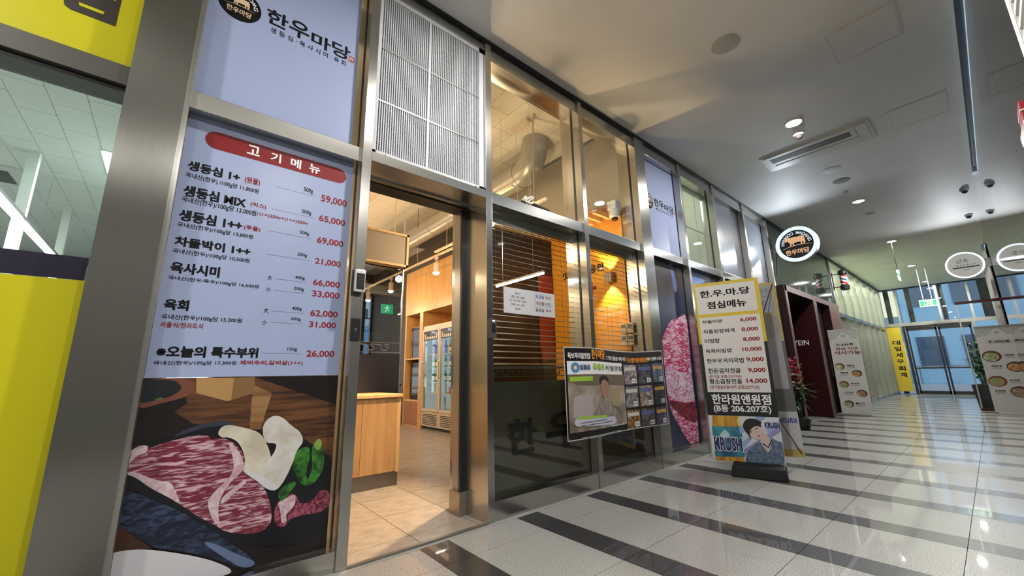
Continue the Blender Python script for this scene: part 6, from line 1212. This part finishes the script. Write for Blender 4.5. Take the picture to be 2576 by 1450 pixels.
# seated diner glimpsed at the back
def body(pts, edges, radii, m, name, parent):
    me = bpy.data.meshes.new(name); me.from_pydata(pts, edges, []); o = bpy.data.objects.new(name, me); COL.objects.link(o); me.materials.append(m)
    sk = o.modifiers.new('Skin', 'SKIN'); sk.use_smooth_shade = True; ss = o.modifiers.new('Sub', 'SUBSURF'); ss.levels = 2; ss.render_levels = 2
    for i, r in enumerate(radii): me.skin_vertices[0].data[i].radius = (r, r)
    me.skin_vertices[0].data[0].use_root = True
    o.parent = parent; o.matrix_parent_inverse = Matrix.Translation(-Vector(parent['base'])); return o
px, py = 3.98, 9.35
pr = thing('person', (px, py, 0), 'dark-haired person in a black shirt bending forward over a table at the back', 'person')
P_ = [(px, py, .52), (px-.02, py-.08, .75), (px-.04, py-.16, .98), (px-.05, py-.21, 1.09), (px-.06, py-.27, 1.18), (px-.19, py-.14, 1.0), (px-.24, py-.30, .80), (px-.16, py-.50, .82), (px+.13, py-.14, 1.0), (px+.20, py-.30, .80), (px+.10, py-.50, .82), (px-.10, py-.02, .50), (px-.12, py-.40, .52), (px-.12, py-.42, .08), (px+.10, py-.02, .50), (px+.12, py-.40, .52), (px+.12, py-.42, .08)]
E_ = [(0, 1), (1, 2), (2, 3), (3, 4), (2, 5), (5, 6), (6, 7), (2, 8), (8, 9), (9, 10), (0, 11), (11, 12), (12, 13), (0, 14), (14, 15), (15, 16)]
body(P_, E_, [.14, .14, .13, .055, .05, .06, .042, .03, .06, .042, .03, .09, .07, .045, .09, .07, .045], mat('black_clothes', (.012, .012, .014), .7), 'clothed_body', pr)
obj('head', MB().sphere((px-.065, py-.31, 1.27), .095, 16, 12, 1.2), mat('skin_tone', (.50, .28, .19), .5), pr); obj('hair', MB().sphere((px-.06, py-.285, 1.315), .102, 16, 10, .95), mat('dark_hair', (.012, .010, .009), .6), pr)
obj('nose', MB().cyl((px-.075, py-.40, 1.27), (px-.08, py-.425, 1.25), .014, 8, .008), mat('skin_tone'), pr)
for s_ in (-1, 1): obj('hand', MB().sphere((px-.03+s_*.12, py-.54, .83), .04, 10, 8, .6), mat('skin_tone'), pr)
p = thing('stool', (px, py, 0), 'plain dark seat under the person at the back', 'stool'); obj('seat', MB().lathe([(.18, .33), (.18, .37)], (px, py+.02, 0), 18), BLACK, p); obj('leg', MB().cyl((px, py+.02, 0), (px, py+.02, .33), .025, 8), BLACK, p)
p = thing('dining_table', (px-.05, py-.75, 0), 'pale dining table with steel edge glimpsed behind the screen edge', 'table'); bx('tabletop', (px-.75, px-.15, py-1.05, py-.52, .72, .75), mat('table_pale', (.6, .55, .45), .4), p)
for a in (-.70, -.22):
    for b in (-1.02, -.58): bx('leg', (px+a, px+a+.03, py+b, py+b+.03, 0, .72), BLACK, p)
# ================================================================== STREET BUILDINGS
def building(x0, x1, y0, y1, z0, z1, face, nx, nz, wall, win, label, grp=None):
    p = thing('building', ((x0+x1)/2, (y0+y1)/2, z0), label, 'building', grp); bx('walls', (x0, x1, y0, y1, z0, z1), wall, p)
    me = None
    for i in range(nx):
        for j in range(nz):
            if face == 'x':
                w_ = (y1-y0)/nx; h_ = (z1-z0)/nz; dm = (0, .12, 0, w_*.62, 0, h_*.5); loc = (x0-.06, y0+w_*(i+.19), z0+h_*(j+.25))
            else:
                w_ = (x1-x0)/nx; h_ = (z1-z0)/nz; dm = (0, w_*.62, 0, .12, 0, h_*.5); loc = (x0+w_*(i+.19), y0-.06, z0+h_*(j+.25))
            if me is None: me = shared('window', dm); me.materials.append(win)
            o = bpy.data.objects.new('window', me); COL.objects.link(o); o.parent = p; o.matrix_parent_inverse = Matrix.Translation(-Vector(p['base'])); o.location = loc
    bx('parapet', (x0-.1, x1+.1, y0-.1, y1+.1, z1, z1+.4), wall, p); return p
BW = mat('street_wall_blue', (.30, .42, .50), .7); WD = mat('street_window', (.05, .08, .12), .2); WB = mat('tower_wall', (.72, .66, .62), .7); BB = mat('blue_tower', (.14, .26, .42), .6)
LWN = emis('lit_window', (.9, .85, .6), .5)
building(33, 40, -6, 3.0, 0, 7, 'x', 5, 2, BW, WD, 'bluish low building across the street, seen through the doors'); building(34, 44, 3.0, 12, 0, 16, 'x', 6, 5, mat('street_wall_green', (.24, .36, .40), .7), LWN, 'taller building across the street with lit windows')
building(15, 21, 52, 58, -9, 20, 'y', 7, 12, WB, WD, 'pale apartment tower seen through the restaurant back window'); building(13, 17, 34, 38, -9, 5, 'y', 5, 6, BB, WD, 'blue block in front of the pale tower'); building(22, 29, 48, 54, -9, 24, 'y', 8, 14, WB, WD, 'second pale apartment tower right of the first')
building(3, 12, 44, 50, -9, 4.5, 'y', 9, 6, BB, WD, 'low blue building left of the towers')
p = thing('guard_rail', (24, 1, 0), 'low rail with lit edge outside the street doors', 'railing'); bx('top_bar', (24, 24.06, -3, 5, .95, 1.0), ALU, p); bx('kerb', (24, 24.3, -3, 5, 0, .25), mat('kerb_pale', (.5, .5, .55), .6), p)
for y in (-2, 0, 2, 4): bx('post', (24, 24.05, y, y+.05, .25, .95), ALU, p)
# back-lighting behind the far blinds and the film windows
area('far_room_light', (17, 3.1, 3.85), .5, 2200, (.98, 1., .92), shape='RECTANGLE', size_y=.4).data.size = 6.5
area('service_light', (5.9, 3.05, 3.85), 1.8, 20, (.97, 1., .88), shape='RECTANGLE', size_y=.5)
area('service_light', (7.7, 3.05, 3.85), 1.2, 1.5, (.95, .97, 1), shape='RECTANGLE', size_y=.5)
# light of the shops on the other side, entering through the alcove
area('alcove_light', (13.6, -.8, 3.8), 1.8, 12, (1, .95, .85), shape='RECTANGLE', size_y=.5)
